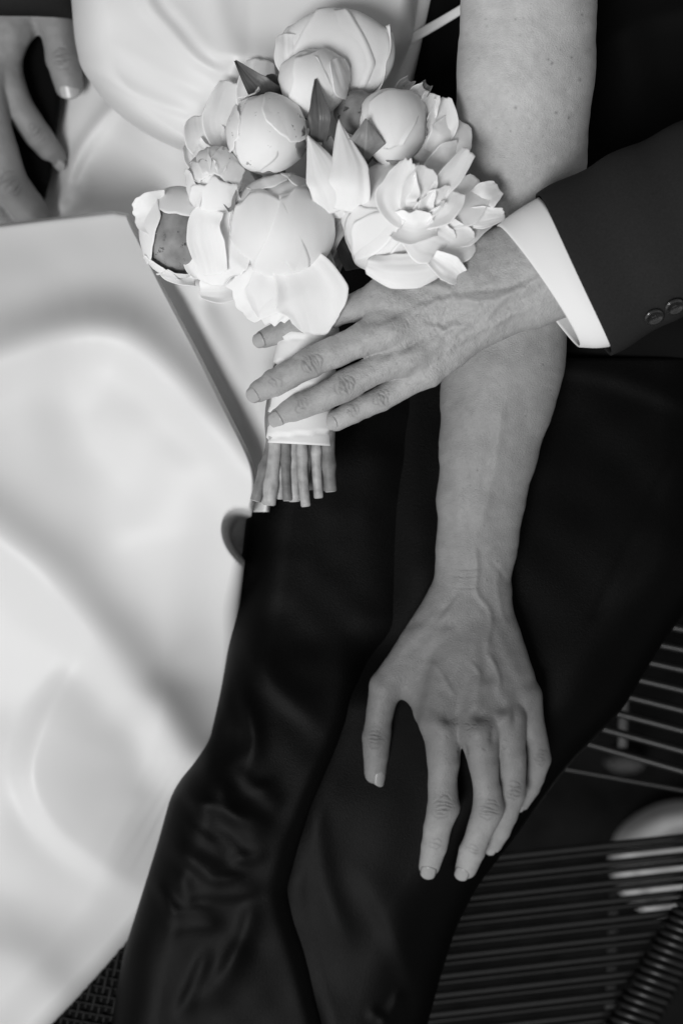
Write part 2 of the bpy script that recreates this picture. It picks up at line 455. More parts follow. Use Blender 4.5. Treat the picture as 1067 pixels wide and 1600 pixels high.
def build_woman():
    F = Field(V(545, 1395, -4), V(960, -70, 13), 2.2)
    F.lo = np.array([545, -1395, -3.5 * CMP]); F.n = np.ceil((np.array([960, 70, 12.0 * CMP]) - F.lo) / F.vox).astype(int) + 1
    F.F = np.full(F.n, 60.0, np.float32)
    # upper arm, elbow, forearm, wrist
    F.chain([(830, -90, 8.6, 107), (822, 100, 7.6, 107), (812, 240, 6.4, 103), (800, 350, 5.2, 97)], 10, 0.85)
    F.chain([(798, 360, 5.0, 95), (796, 470, 4.9, 92), (789, 560, 4.8, 90)], 16, 0.80)
    F.chain([(789, 560, 4.8, 90), (777, 620, 4.6, 84), (763, 700, 4.1, 73), (751, 780, 3.6, 64), (745, 850, 3.2, 58), (738, 905, 3.0, 59)], 16, 0.70)
    # palm
    pal = [((722, 925, 3.0, 34), (688, 1130, 4.0, 34)), ((738, 925, 3.1, 34), (745, 1140, 4.4, 33)),
           ((755, 930, 3.0, 33), (788, 1120, 4.1, 30)), ((768, 935, 2.9, 27), (817, 1085, 3.5, 26))]
    for a, b in pal: F.cone(V(*a[:3]), V(*b[:3]), a[3], b[3], 14, 0.8)
    F.cone(V(700, 950, 3.0), V(604, 1072, 2.6), 40, 25, 16, 0.85)       # thumb metacarpal
    F.cone(V(690, 1000, 2.6), V(652, 1075, 2.5), 32, 24, 20, 0.7)       # web of the thumb
    F.cone(V(660, 1040, 2.7), V(676, 1110, 3.0), 26, 30, 16, 0.75)
    G = Field(F.lo, F.lo + (F.n - 1) * F.vox, F.vox); G.n = F.n; G.F = np.full(F.n, 60.0, np.float32)
    ch = dict(
        thumb=[(602, 1074, 2.6, 24), (594, 1112, 2.3, 21.5), (588, 1152, 2.0, 21.5), (588, 1180, 1.7, 19.5), (586, 1209, 1.4, 17)],
        index=[(692, 1135, 4.0, 33), (693, 1190, 3.8, 25.5), (692, 1225, 3.4, 22.5), (692, 1262, 3.1, 25.5), (683, 1295, 2.4, 21), (678, 1322, 1.8, 20.5), (671, 1353, 1.1, 17.5)],
        middle=[(748, 1145, 4.5, 32), (755, 1195, 4.2, 22.5), (760, 1232, 3.8, 21.5), (762, 1264, 3.3, 24.5), (747, 1302, 2.3, 20), (738, 1328, 1.6, 20), (727, 1357, 0.9, 17)],
        ring=[(792, 1125, 4.1, 29), (798, 1180, 3.6, 22.5), (800, 1236, 2.7, 22), (789, 1275, 1.6, 18.5), (779, 1298, 0.8, 17), (770, 1319, 0.1, 14)],
        pinky=[(820, 1090, 3.5, 26), (833, 1145, 3.0, 19.5), (842, 1187, 2.2, 18.5), (834, 1215, 1.4, 15.5), (828, 1232, 0.9, 14.5), (816, 1255, 0.2, 11.5)])
    for k in ('thumb', 'index', 'middle', 'ring', 'pinky'): G.chain(ch[k], 3.0, 0.95)
    F.blend((slice(None),) * 3, G.F, 6.5)
    v, q = F.mesh(); sk = Skin(v, q, 3)
    # relief
    K = lambda X, Y: (520 + X / 2.6675, 820 + Y / 2.6675)
    line, bump = sk.line, sk.bump
    # tendons, knuckles and hollows of the back of the hand
    line([(735, 960), (712, 1060), (694, 1130)], 1.8, 11, taper=.3)
    line([(744, 960), (744, 1060), (747, 1140)], 2.2, 10, taper=.3)
    line([(752, 960), (772, 1050), (790, 1120)], 2.0, 9, taper=.3)
    line([(762, 960), (795, 1030), (818, 1085)], 1.6, 9, taper=.3)
    for c, a, r in ((K(475, 890), 2.6, 17), (K(610, 880), 3.0, 18), (K(715, 800), 2.6, 16), (K(800, 735), 2.6, 14)): bump(c, a, r, r * 1.1)
    for c, a, rx, ry, tn in ((K(480, 805), -5.0, 11, 10, -.22), (K(610, 795), -5.0, 11, 10, -.22), (K(705, 765), -3.5, 9, 11, -.12), (K(755, 800), -3.0, 6, 16, -.08), (K(545, 940), -3.5, 6, 14, -.06), (K(665, 880), -3.0, 6, 15, -.06)):
        bump(c, a, rx, ry, 0, tn)  # hollows also darkened in tone, shade painted into them
    bump(K(345, 410), -3.0, 13, 9, -.5, -.14); bump(K(470, 420), -2.4, 13, 8, -.3, -.1); bump(K(640, 675), 2.6, 13, 10); bump(K(300, 690), 1.2, 14)
    line([K(230, 640), K(330, 520), K(400, 420)], -2.0, 10, taper=.3); line([K(330, 560), K(420, 480), K(520, 300)], 1.6, 11, taper=.3)
    line([K(430, 400), K(510, 290), K(545, 240)], -1.6, 5, taper=.4)
    # veins
    line([K(590, 60), K(600, 180), K(597, 280), K(645, 345), K(658, 400), K(640, 500), K(620, 560)], 1.9, 5.0, taper=.15)
    line([K(630, 520), K(670, 580), K(692, 640), K(690, 700)], 1.7, 4.5, taper=.3)
    line([K(700, 150), K(680, 250), K(700, 360), K(735, 440)], 1.2, 5, taper=.3)
    line([K(560, 560), K(610, 620), K(600, 670)], 1.3, 4.5, taper=.3)
    line([K(380, 540), K(450, 620), K(520, 740)], 1.1, 5, taper=.3)
    line([(792, 600), (775, 690), (757, 790), (745, 850)], 2.2, 9, taper=.3); line([(772, 640), (765, 720), (752, 800)], -2.2, 9, taper=.3)
    line([(700, 650), (712, 740), (715, 820)], 1.5, 12, taper=.3); line([(722, 700), (730, 780), (733, 850)], -1.2, 9, taper=.3)
    line([K(640, 130), K(700, 200), K(720, 260)], -1.1, 5, taper=.4)
    bump(K(695, 300), 2.0, 16, 18)                                      # ulna
    # broad unevenness so that no skin is a clean tube
    sk.h += 0.9 * lattice(sk.x, sk.y, 11, 34) + 0.45 * lattice(sk.x, sk.y, 12, 13)
    sk.tone *= 1 + 0.06 * lattice(sk.x, sk.y, 13, 40) + 0.05 * lattice(sk.x, sk.y, 14, 9) + 0.035 * lattice(sk.x, sk.y, 15, 3)
    # finger joints
    sk.knuckle(ch['index'][3][:2], (-.05, 1), 26, 1.3, 6, zmin=2.4); sk.knuckle(ch['middle'][3][:2], (-.2, 1), 25, 1.3, 6, zmin=2.2)
    sk.knuckle((803, 1234), (-.2, 1), 21, 1.1, 5, zmin=1.8); sk.knuckle((845, 1183), (-.15, 1), 18, 1.0, 5, zmin=1.4)
    sk.knuckle((586, 1155), (-.1, 1), 21, 1.1, 5, zmin=1.2)
    sk.knuckle((680, 1318), (-.25, 1), 18, .7, 3, tone=-.04, spread=.3); sk.knuckle((740, 1326), (-.3, 1), 17, .7, 3, tone=-.04, spread=.3)
    # small creases across the back of the hand and the wrist
    for k in range(26):
        c = np.array([rng.uniform(690, 800), rng.uniform(1120, 1180)]); L = rng.uniform(6, 14)
        line([c, c + (L * .5, rng.uniform(-2, 4)), c + (L, rng.uniform(-3, 5))], -rng.uniform(.25, .6), 1.3, taper=.4, tone=-.06, n=8)
    for yy in (886, 897, 915): line([(690, yy), (730, yy + 4), (775, yy - 2)], -.5, 2, taper=.4, tone=-.04)
    # tan towards the hand, with the shade of its tilted back painted in
    sk.tone *= np.interp(sk.y, [100, 420, 640, 860, 1000, 1110, 1170, 1260, 1330], [1.18, 1.0, .67, .64, .44, .40, .44, .60, .76])  # upper arm lightened in tone against the bouquet's shadow
    # moles and freckles
    for X, Y, r in ((805, 30, 2.0), (805, 168, 3.0), (861, 100, 2.2), (856, 93, 2), (862, 98, 2), (905, 125, 3.0), (908, 23, 2.2), (887, 184, 2.6), (868, 176, 3.2), (797, 205, 1.8), (892, 90, 2.4),
                    (706, 974, 2.2), (760, 907, 2.0), (776, 877, 2.0), (848, 570, 2.0), (820, 650, 1.6), (745, 735, 1.6), (860, 610, 1.8)):
        bump((X, Y), 0.2, r * .85, tone=-.42)
    for k in range(70):
        bump((rng.uniform(700, 940), rng.uniform(-20, 330)), 0, rng.uniform(1.3, 2.4), tone=-rng.uniform(.05, .25))
    for k in range(40):
        bump((rng.uniform(690, 860), rng.uniform(560, 900)), 0, rng.uniform(1.2, 2), tone=-rng.uniform(.05, .2))
    sk.h *= 1.2
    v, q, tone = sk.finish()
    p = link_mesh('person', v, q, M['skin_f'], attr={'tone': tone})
    tag(p, 'woman in a white satin wedding dress with her bare arm hanging down over black trousers', 'person')
    nail('fingernail', ch['index'], M['nail'], p, w=.8, length=1.35); nail('fingernail', ch['middle'], M['nail'], p, roll=.25, w=.8, length=1.35)
    nail('fingernail', ch['ring'], M['nail'], p, roll=.1, w=.8, length=1.5); nail('fingernail', ch['pinky'], M['nail'], p, roll=.2, w=.8, length=1.6)
    nail('fingernail', ch['thumb'], M['nail'], p, roll=-.75, w=.75, length=1.6)
    return p

# ------------------------------------------------------------------ cloth sheets
def cloth(name, ys, xl, xr, zf, mtl, parent, nx=160, ny=None, le=None, re=None, te=None, be=None, thick=0.0009, dense=2.0, blur=3):
    """a draped sheet between a left and a right outline; le/re/te/be = (roll width px, roll depth cm)"""
    ny = ny or len(ys)
    yy = np.linspace(ys[0], ys[-1], ny)
    f = lambda e: (np.interp(yy, [p[1] for p in e], [p[0] for p in e]) if not callable(e) else e(yy))
    sm = lambda a: np.convolve(np.pad(a, 4, mode='edge'), np.ones(9) / 9, 'valid')
    L, R = sm(f(xl)), sm(f(xr))
    u = np.linspace(-1, 1, nx); u = np.sign(u) * (1 - (1 - np.abs(u)) ** dense) ; u = (u + 1) / 2
    # denser near both outlines
    X = L[:, None] * (1 - u) + R[:, None] * u; Y = np.repeat(yy[:, None], nx, 1)
    Z = blur2(zf(X, Y), blur)
    roll = lambda d, e: e[1] * (1 - np.sqrt(np.clip(1 - (1 - np.clip(d / e[0], 0, 1)) ** 2, 0, 1)))
    if le: Z = Z - roll(X - L[:, None], le)
    if re: Z = Z - roll(R[:, None] - X, re)
    if te: Z = Z - roll(Y - yy[0], te)
    if be: Z = Z - roll(yy[-1] - Y, be)
    P = np.stack([X, -Y, Z * CMP], -1)
    return grid(name, P, mtl, parent, thick=thick, flip=True)

def build_dress(p):
    # lap and hip, lowest layer
    def z0(x, y):
        z = -8.5 + 8.0 * sstep(90, 330, x) + 1.8 * sstep(330, 480, x)
        z += .15 * sstep(420, 560, y) * sstep(200, 350, x) - 0.6 * sstep(640, 800, y)
        z += ridge(x, y, [(192, 150), (150, 200), (118, 250), (95, 320)], .9, 6, 9) + ridge(x, y, [(178, 165), (140, 215), (112, 262)], .5, 16, 20)
        z += ridge(x, y, [(200, 175), (235, 225), (330, 262), (420, 290)], 1.1, 26, 40)
        z -= ridge(x, y, [(110, 290), (150, 250), (250, 330)], .9, 45)
        z += ridge(x, y, [(130, 330), (105, 350), (60, 380)], .7, 10) + ridge(x, y, [(120, 300), (160, 330), (200, 345)], .5, 9)
        z -= 3.5 * np.exp(-((x - 60) / 45) ** 2 - ((y - 130) / 75) ** 2) + 3.0 * np.exp(-((x - 45) / 35) ** 2 - ((y - 265) / 55) ** 2)
        z += ridge(x, y, [(300, 440), (360, 540), (420, 640)], .6, 45) - ridge(x, y, [(345, 480), (385, 560), (415, 700)], .5, 22)
        z += ridge(x, y, [(215, 395), (260, 440), (420, 446)], .5, 12) + 0.12 * lattice(x, y, 21, 60)
        ed = x - np.interp(y, [336, 436, 548, 652, 738, 800], [200, 250, 310, 362, 403, 400])
        z += (3.3 * sstep(-22, 22, ed) - 2.0 * sstep(0, -40, ed)) * sstep(360, 430, y)
        return z
    d = cloth('dress', (-60, 800), [(-70, -60), (-70, 800)], [(700, -60), (640, 150), (560, 350), (480, 560), (440, 700), (420, 800)], z0, M['satin'], p, nx=190, ny=220, re=(30, 2.0))
    tag(d, 'white satin wedding dress')
    # bodice
    def z1(x, y):
        z = 3.6 + ridge(x, y, [(120, 95), (220, 150), (330, 190)], .16, 7, 14, .3) + ridge(x, y, [(170, 60), (260, 120), (350, 165)], .12, 7, 14, .3) + 1.6 * sstep(110, 330, x) - 1.0 * sstep(520, 660, x) - 2.2 * sstep(60, 330, y)
        z += ridge(x, y, [(215, -60), (226, 0), (262, 42), (300, 84), (345, 112), (385, 128)], .4, 10, 30, taper=.1)
        z -= ridge(x, y, [(238, -60), (250, 0), (285, 45), (318, 84), (360, 108)], .3, 12, 8, taper=.1)
        z -= ridge(x, y, [(160, 80), (260, 160), (360, 220)], .5, 60, 50) 
        z += ridge(x, y, [(330, -60), (345, 30), (372, 110)], .35, 22)
        z -= ridge(x, y, [(392, -60), (389, 40), (386, 120)], .12, 3.0, 4.0)
        z += ridge(x, y, [(386, 92), (440, 98), (520, 85)], .5, 16, 30) - ridge(x, y, [(386, 108), (440, 112), (520, 105)], .6, 12, 10)
        z -= 1.3 * sstep(60, 115, y) * sstep(560, 620, x)
        return z + 0.10 * lattice(x, y, 22, 70)
    b = cloth('bodice', (-60, 335), [(108, -60), (112, 0), (117, 60), (126, 105), (155, 148), (188, 182), (238, 215), (300, 245), (390, 290), (430, 335)],
              [(656, -60), (650, 0), (646, 40), (640, 72), (622, 120), (608, 180), (600, 335)], z1, M['satin'], d, nx=200, ny=150, le=(55, 5.5), re=(26, 2.6), be=(30, 2))
    # overskirt spread across the lap
    pr = [(150, 300), (188, 322), (200, 336), (222, 378), (250, 436), (283, 498), (310, 548), (337, 602), (362, 652), (390, 706), (402, 738), (403, 752), (398, 775), (394, 800), (386, 850), (380, 900), (374, 960),
          (380, 1000), (375, 1100), (345, 1200), (300, 1300), (262, 1400), (205, 1470), (140, 1540), (82, 1600), (20, 1670)]
    pr = [(x, y) for x, y in pr]
    def z2(x, y):
        z = 4.6 - 3.0 * sstep(640, 1150, y) - 1.4 * sstep(1150, 1650, y) - 2.3 * sstep(520, 325, y)
        z += ridge(x, y, [(-80, 590), (20, 548), (100, 522), (150, 517), (205, 530), (265, 582), (332, 655), (400, 742), (450, 800)], 1.0, 44, 40) + ridge(x, y, [(-80, 590), (20, 548), (100, 522), (150, 517), (205, 530), (265, 582), (332, 655), (400, 742), (450, 800)], .6, 120, 60)
        z -= ridge(x, y, [(-80, 500), (40, 478), (150, 452), (220, 460), (280, 540)], .4, 45, 45, taper=.3)
        z -= ridge(x, y, [(95, 560), (110, 640), (150, 720), (240, 830)], .28, 62, 50, taper=.3)
        z += ridge(x, y, [(330, 690), (300, 780), (290, 900)], .3, 60, 70, taper=.3)
        z += ridge(x, y, [(-90, 780), (0, 842), (70, 898), (150, 990), (228, 1090), (302, 1182), (400, 1310)], 1.3, 50, 55) + ridge(x, y, [(-90, 780), (0, 842), (70, 898), (150, 990), (228, 1090), (302, 1182), (400, 1310)], .6, 130, 80)
        z -= ridge(x, y, [(250, 1020), (300, 1110), (335, 1180)], .3, 34, 44, taper=.2)
        z += ridge(x, y, [(150, 1010), (95, 1085), (60, 1160), (54, 1225), (92, 1295), (180, 1362), (260, 1400)], 1.0, 22, 140, taper=.3)
        z -= ridge(x, y, [(205, 1095), (225, 1180), (240, 1260)], .32, 36, 46, taper=.25)
        z -= ridge(x, y, [(-60, 1380), (80, 1420), (220, 1450)], .7, 60, 50)
        z += ridge(x, y, [(-70, 1490), (20, 1510), (110, 1580)], .7, 60, 45)
        return z + 0.05 * lattice(x, y, 23, 55) + 0.10 * lattice(x, y, 24, 120)
    # the upper edge runs almost level, so rows start on it
    ny, nx = 330, 200
    t = np.linspace(0, 1, ny); u = np.linspace(0, 1, nx); u = 1 - (1 - u) ** 1.7
    y0 = np.interp(-80 + 290 * u, [-80, 0, 120, 185, 215], [358, 350, 336, 329, 334])
    Yr = np.linspace(332, 1670, ny); xr = np.interp(Yr, [q[1] for q in pr], [q[0] for q in pr]); xr = np.convolve(np.pad(xr, 7, mode='edge'), np.ones(15) / 15, 'valid')
    Y = Yr[:, None] + (y0[None] - 332) * (1 - sstep(0, .12, t))[:, None]
    X = -80 + (xr[:, None] + 80) * u[None]
    Z = blur2(z2(X, Y), 5)
    Z -= 6.0 * sstep(1.05, .6, np.hypot((X - 392 - .32 * (Y - 842)) / 42, (Y - 842) / 48))
    dR = xr[:, None] - X; Z -= (3.2 * sstep(330, 0, dR) + 1.2 * sstep(120, 0, dR)) * sstep(820, 1080, Y); dT = Y - y0[None]
    wR = np.interp(Yr, [332, 700, 780, 950, 1670], [6, 8, 8, 30, 40])[:, None]; hR = np.interp(Yr, [332, 700, 800, 1000, 1670], [1.3, 1.0, 1.2, 2.0, 2.2])[:, None]
    Z -= hR * (1 - np.sqrt(np.clip(1 - (1 - np.clip(dR / wR, 0, 1)) ** 2, 0, 1)))
    Z -= 3.0 * (1 - np.sqrt(np.clip(1 - (1 - np.clip(dT / 5, 0, 1)) ** 2, 0, 1)))
    P = np.stack([X, -Y, Z * CMP], -1)
    grid('overskirt', P, M['satin'], d, thick=0.0009, flip=True)
    # narrow sash end passing behind the arm
    path = spline([V(560, 110, -.5), V(640, 62, 1.2), V(690, 33, 1.5), V(740, 2, 1.6), V(790, -35, 1.4)], 20)
    tube('sash', path, np.linspace(8.5, 6.5, 20), M['satin'], d, n=10, zr=.3)
    return d

# ------------------------------------------------------------------ the man: both hands, suit, shirt
def build_man():
    # left hand, coming from the right and closing round the bouquet handle
    lo = np.array([375, -690, 4.0 * CMP]); hi = np.array([960, -330, 15.0 * CMP])
    F = Field(lo, hi, 2.0)
    F.chain([(960, 372, 11.8, 86), (880, 403, 11.6, 83), (825, 428, 11.3, 80), (770, 452, 11.0, 78)], 12, 0.62)
    for a, b in (((800, 420, 11.3, 42), (605, 468, 10.6, 38)), ((800, 435, 11.4, 40), (612, 510, 10.9, 36)), ((800, 450, 11.3, 38), (640, 552, 10.7, 34)), ((795, 470, 11.0, 34), (668, 578, 10.2, 27))):
        F.cone(V(*a[:3]), V(*b[:3]), a[3], b[3], 14, 0.72)
    F.cone(V(780, 400, 10.6), V(655, 405, 9.4), 36, 26, 18, 0.8)
    G = Field(lo, hi, 2.0)
    ch = dict(
        index=[(608, 468, 10.5, 33), (560, 478, 9.6, 23), (520, 490, 9.0, 22), (480, 503, 8.4, 22), (447, 515, 7.9, 19.5), (413, 529, 7.2, 16)],
        middle=[(608, 513, 10.9, 34), (560, 533, 10.7, 26), (522, 550, 10.4, 24), (486, 566, 10.0, 25), (452, 586, 9.2, 22), (429, 598, 8.6, 21.5), (405, 612, 7.8, 17.5)],
        ring=[(640, 553, 10.7, 32), (600, 570, 10.5, 25), (570, 586, 10.4, 23.5), (538, 603, 10.1, 24.5), (500, 622, 9.5, 21.5), (470, 634, 9.0, 21), (440, 651, 8.3, 18.5)],
        pinky=[(666, 580, 10.1, 26), (640, 596, 9.9, 21.5), (596, 622, 9.5, 20), (571, 634, 9.0, 18.5), (552, 643, 8.7, 18.5), (525, 657, 8.2, 16.5)])
    for k in ch: G.chain(ch[k], 2.5, 0.95)
    F.blend((slice(None),) * 3, G.F, 9.0)
    v, q = F.mesh(); sk = Skin(v, q, 3)
    K = lambda X, Y: (370 + X / 2.013, 420 + Y / 2.013)
    line, bump = sk.line, sk.bump
    line([(615, 470), (690, 445), (790, 415)], 1.6, 12, taper=.3); line([(620, 512), (700, 480), (800, 435)], 1.8, 11, taper=.3)
    line([(645, 552), (710, 515), (800, 455)], 1.8, 10, taper=.3); line([(672, 578), (740, 540), (810, 480)], 1.4, 10, taper=.3)
    for c, a, r in (((622, 474), 2.2, 18), (K(520, 200), 2.6, 18), (K(590, 265), 2.4, 16), (K(625, 325), 2.4, 14)): bump(c, a, r * 1.2, r)
    for c, a, rx, ry, tn in ((K(480, 150), -4.2, 22, 8, -.2), (K(420, 165), -2.5, 14, 8, -.15), (K(540, 245), -3.2, 13, 6, -.22), (K(475, 265), -2.5, 12, 6, -.05), (K(560, 320), -2.2, 10, 6, -.05)): bump(c, a, rx, ry, -.45, tn)  # dips between the knuckles carry painted shade in their tone
    # veins over the back of the hand
    line([K(1000, 10), K(930, 45), (K(850, 82)), K(760, 100), K(690, 92), K(610, 110), K(540, 140)], 2.8, 6.5, 8, taper=.12, wob=2)
    line([K(760, 190), K(700, 178), K(650, 192), K(600, 180), K(560, 205)], 2.3, 5.5, taper=.2, wob=2)
    line([K(930, 120), K(850, 150), K(760, 190), K(680, 240), K(640, 300)], 2.0, 6, taper=.2, wob=2)
    line([K(690, 92), K(650, 60), K(590, 50), K(520, 70)], 1.9, 6, taper=.2, wob=2)
    line([K(850, 82), K(800, 140), K(760, 190)], 1.5, 5, taper=.2)
    line([K(980, 70), K(900, 100), K(800, 130)], -1.6, 7, taper=.3, tone=-.04); line([K(930, 25), K(840, 60), K(700, 75)], -1.6, 5, taper=.3, tone=-.06)  # grooves along the veins, vein shadow tinted into the tone
    line([K(880, 270), K(780, 320), K(680, 350)], 1.4, 9, taper=.3)
    sk.h += 1.0 * lattice(sk.x, sk.y, 31, 30) + 0.5 * lattice(sk.x, sk.y, 32, 11) + 0.2 * lattice(sk.x, sk.y, 36, 5)
    sk.tone *= 1 + 0.06 * lattice(sk.x, sk.y, 33, 36) + 0.05 * lattice(sk.x, sk.y, 34, 8) + 0.04 * lattice(sk.x, sk.y, 35, 3)
    dd = (-.9, .5)
    sk.knuckle((487, 566), dd, 26, 1.4, 7, tone=-.2); sk.knuckle((539, 602), dd, 26, 1.5, 7, tone=-.2); sk.knuckle((597, 621), dd, 20, 1.2, 6, tone=-.2)
    sk.knuckle((431, 597), dd, 19, .7, 3, tone=-.1, spread=.35); sk.knuckle((472, 633), dd, 19, .8, 4, tone=-.12, spread=.4); sk.knuckle((553, 642), dd, 17, .8, 4, tone=-.12, spread=.4)
    for k in range(60):
        c = np.array([rng.uniform(560, 720), rng.uniform(470, 590)]); L = rng.uniform(5, 12)
        line([c, c + (L * .3, L * .4), c + (L * .5, L)], -rng.uniform(.2, .55), 1.3, taper=.4, tone=-.08, n=8)
    # body hair, lying towards the little-finger side
    for k in range(260):
        c = np.array([rng.uniform(600, 850), rng.uniform(380, 590)]); L = rng.uniform(5, 11)
        line([c, c + (-L * .2, L * .5), c + (-L * .3, L)], .12, .9, taper=.3, tone=-rng.uniform(.08, .2), n=6)
    for k in range(50):
        bump((rng.uniform(560, 860), rng.uniform(380, 600)), 0, rng.uniform(1.2, 2.2), tone=-rng.uniform(.08, .25))
    sk.h *= 1.25
    v1, q1, t1 = sk.finish()
    # right hand on the woman's hip, out of focus
    lo2 = np.array([-80, -400, -13.0 * CMP]); hi2 = np.array([150, 70, 1.0 * CMP])
    F = Field(lo2, hi2, 2.4); 
    F.chain([(40, -120, -6.7, 66), (32, -40, -6.8, 62), (20, 20, -7.0, 52)], 10, .7)
    F.cone(V(10, 10, -6.8), V(-20, 110, -6.8), 48, 36, 14, .7); F.cone(V(0, 40, -6.8), V(8, 100, -7.2), 40, 27, 14, .75); F.cone(V(-40, 30, -7.1), V(-55, 130, -7.4), 44, 32, 14, .7)
    F.cone(V(50, -20, -6.6), V(86, 30, -6.4), 38, 28, 14, .85)
    G = Field(lo2, hi2, 2.4)
    c2 = dict(thumb=[(86, 28, -6.4, 27), (92, 62, -6.4, 24), (97, 92, -6.5, 25), (104, 115, -6.7, 24), (108, 134, -6.9, 22)],
              index=[(5, 100, -7.2, 26), (18, 138, -7.1, 24), (33, 172, -7.2, 23), (60, 212, -7.8, 21.5), (76, 232, -8.3, 19), (91, 247, -8.7, 15)],
              middle=[(-24, 110, -6.9, 34), (-12, 200, -6.6, 30), (14, 285, -6.8, 30), (42, 322, -7.6, 27), (66, 352, -8.4, 24), (84, 372, -9.0, 20)],
              ring=[(-55, 130, -7.4, 30), (-42, 250, -7.4, 28), (-16, 322, -7.8, 27), (20, 360, -8.8, 24)])
    for k in c2: G.chain(c2[k], 3, .95)
    F.blend((slice(None),) * 3, G.F, 9)
    v, q = F.mesh(); sk = Skin(v, q, 3)
    sk.h += .9 * lattice(sk.x, sk.y, 41, 26) + .4 * lattice(sk.x, sk.y, 42, 11)
    sk.knuckle((97, 92), (.15, 1), 24, 1.6, 5, tone=-.15); sk.knuckle((58, 208), (.7, .7), 21, 1.5, 5); sk.knuckle((18, 288), (.6, .8), 28, 1.6, 5)
    sk.line([(45, 20), (58, 50), (66, 80)], -3.5, 8, taper=.3); sk.line([(20, 30), (24, 60), (20, 95)], 2, 12, taper=.3)
    sk.tone *= .62; v2, q2, t2 = sk.finish()  # whole hand darkened in tone, standing in for the shade it lies in
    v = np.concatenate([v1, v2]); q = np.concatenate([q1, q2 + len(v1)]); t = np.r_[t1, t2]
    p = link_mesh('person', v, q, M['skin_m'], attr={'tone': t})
    tag(p, 'man in a black suit with his tanned hand closed round the bouquet handle', 'person')
    for k in ('index', 'middle', 'ring', 'pinky'):
        nail('fingernail', ch[k], M['nail_m'], p, roll=dict(index=.0, middle=.0, ring=.0, pinky=.05)[k], w=.85, length=1.35, tipx=.75, pitch=.15)
    nail('fingernail', c2['thumb'], M['nail_m'], p, roll=0, w=.85, length=1.4, tipx=.5)
    nail('fingernail', c2['index'], M['nail_m'], p, roll=.7, w=.8, length=1.6)
    return p

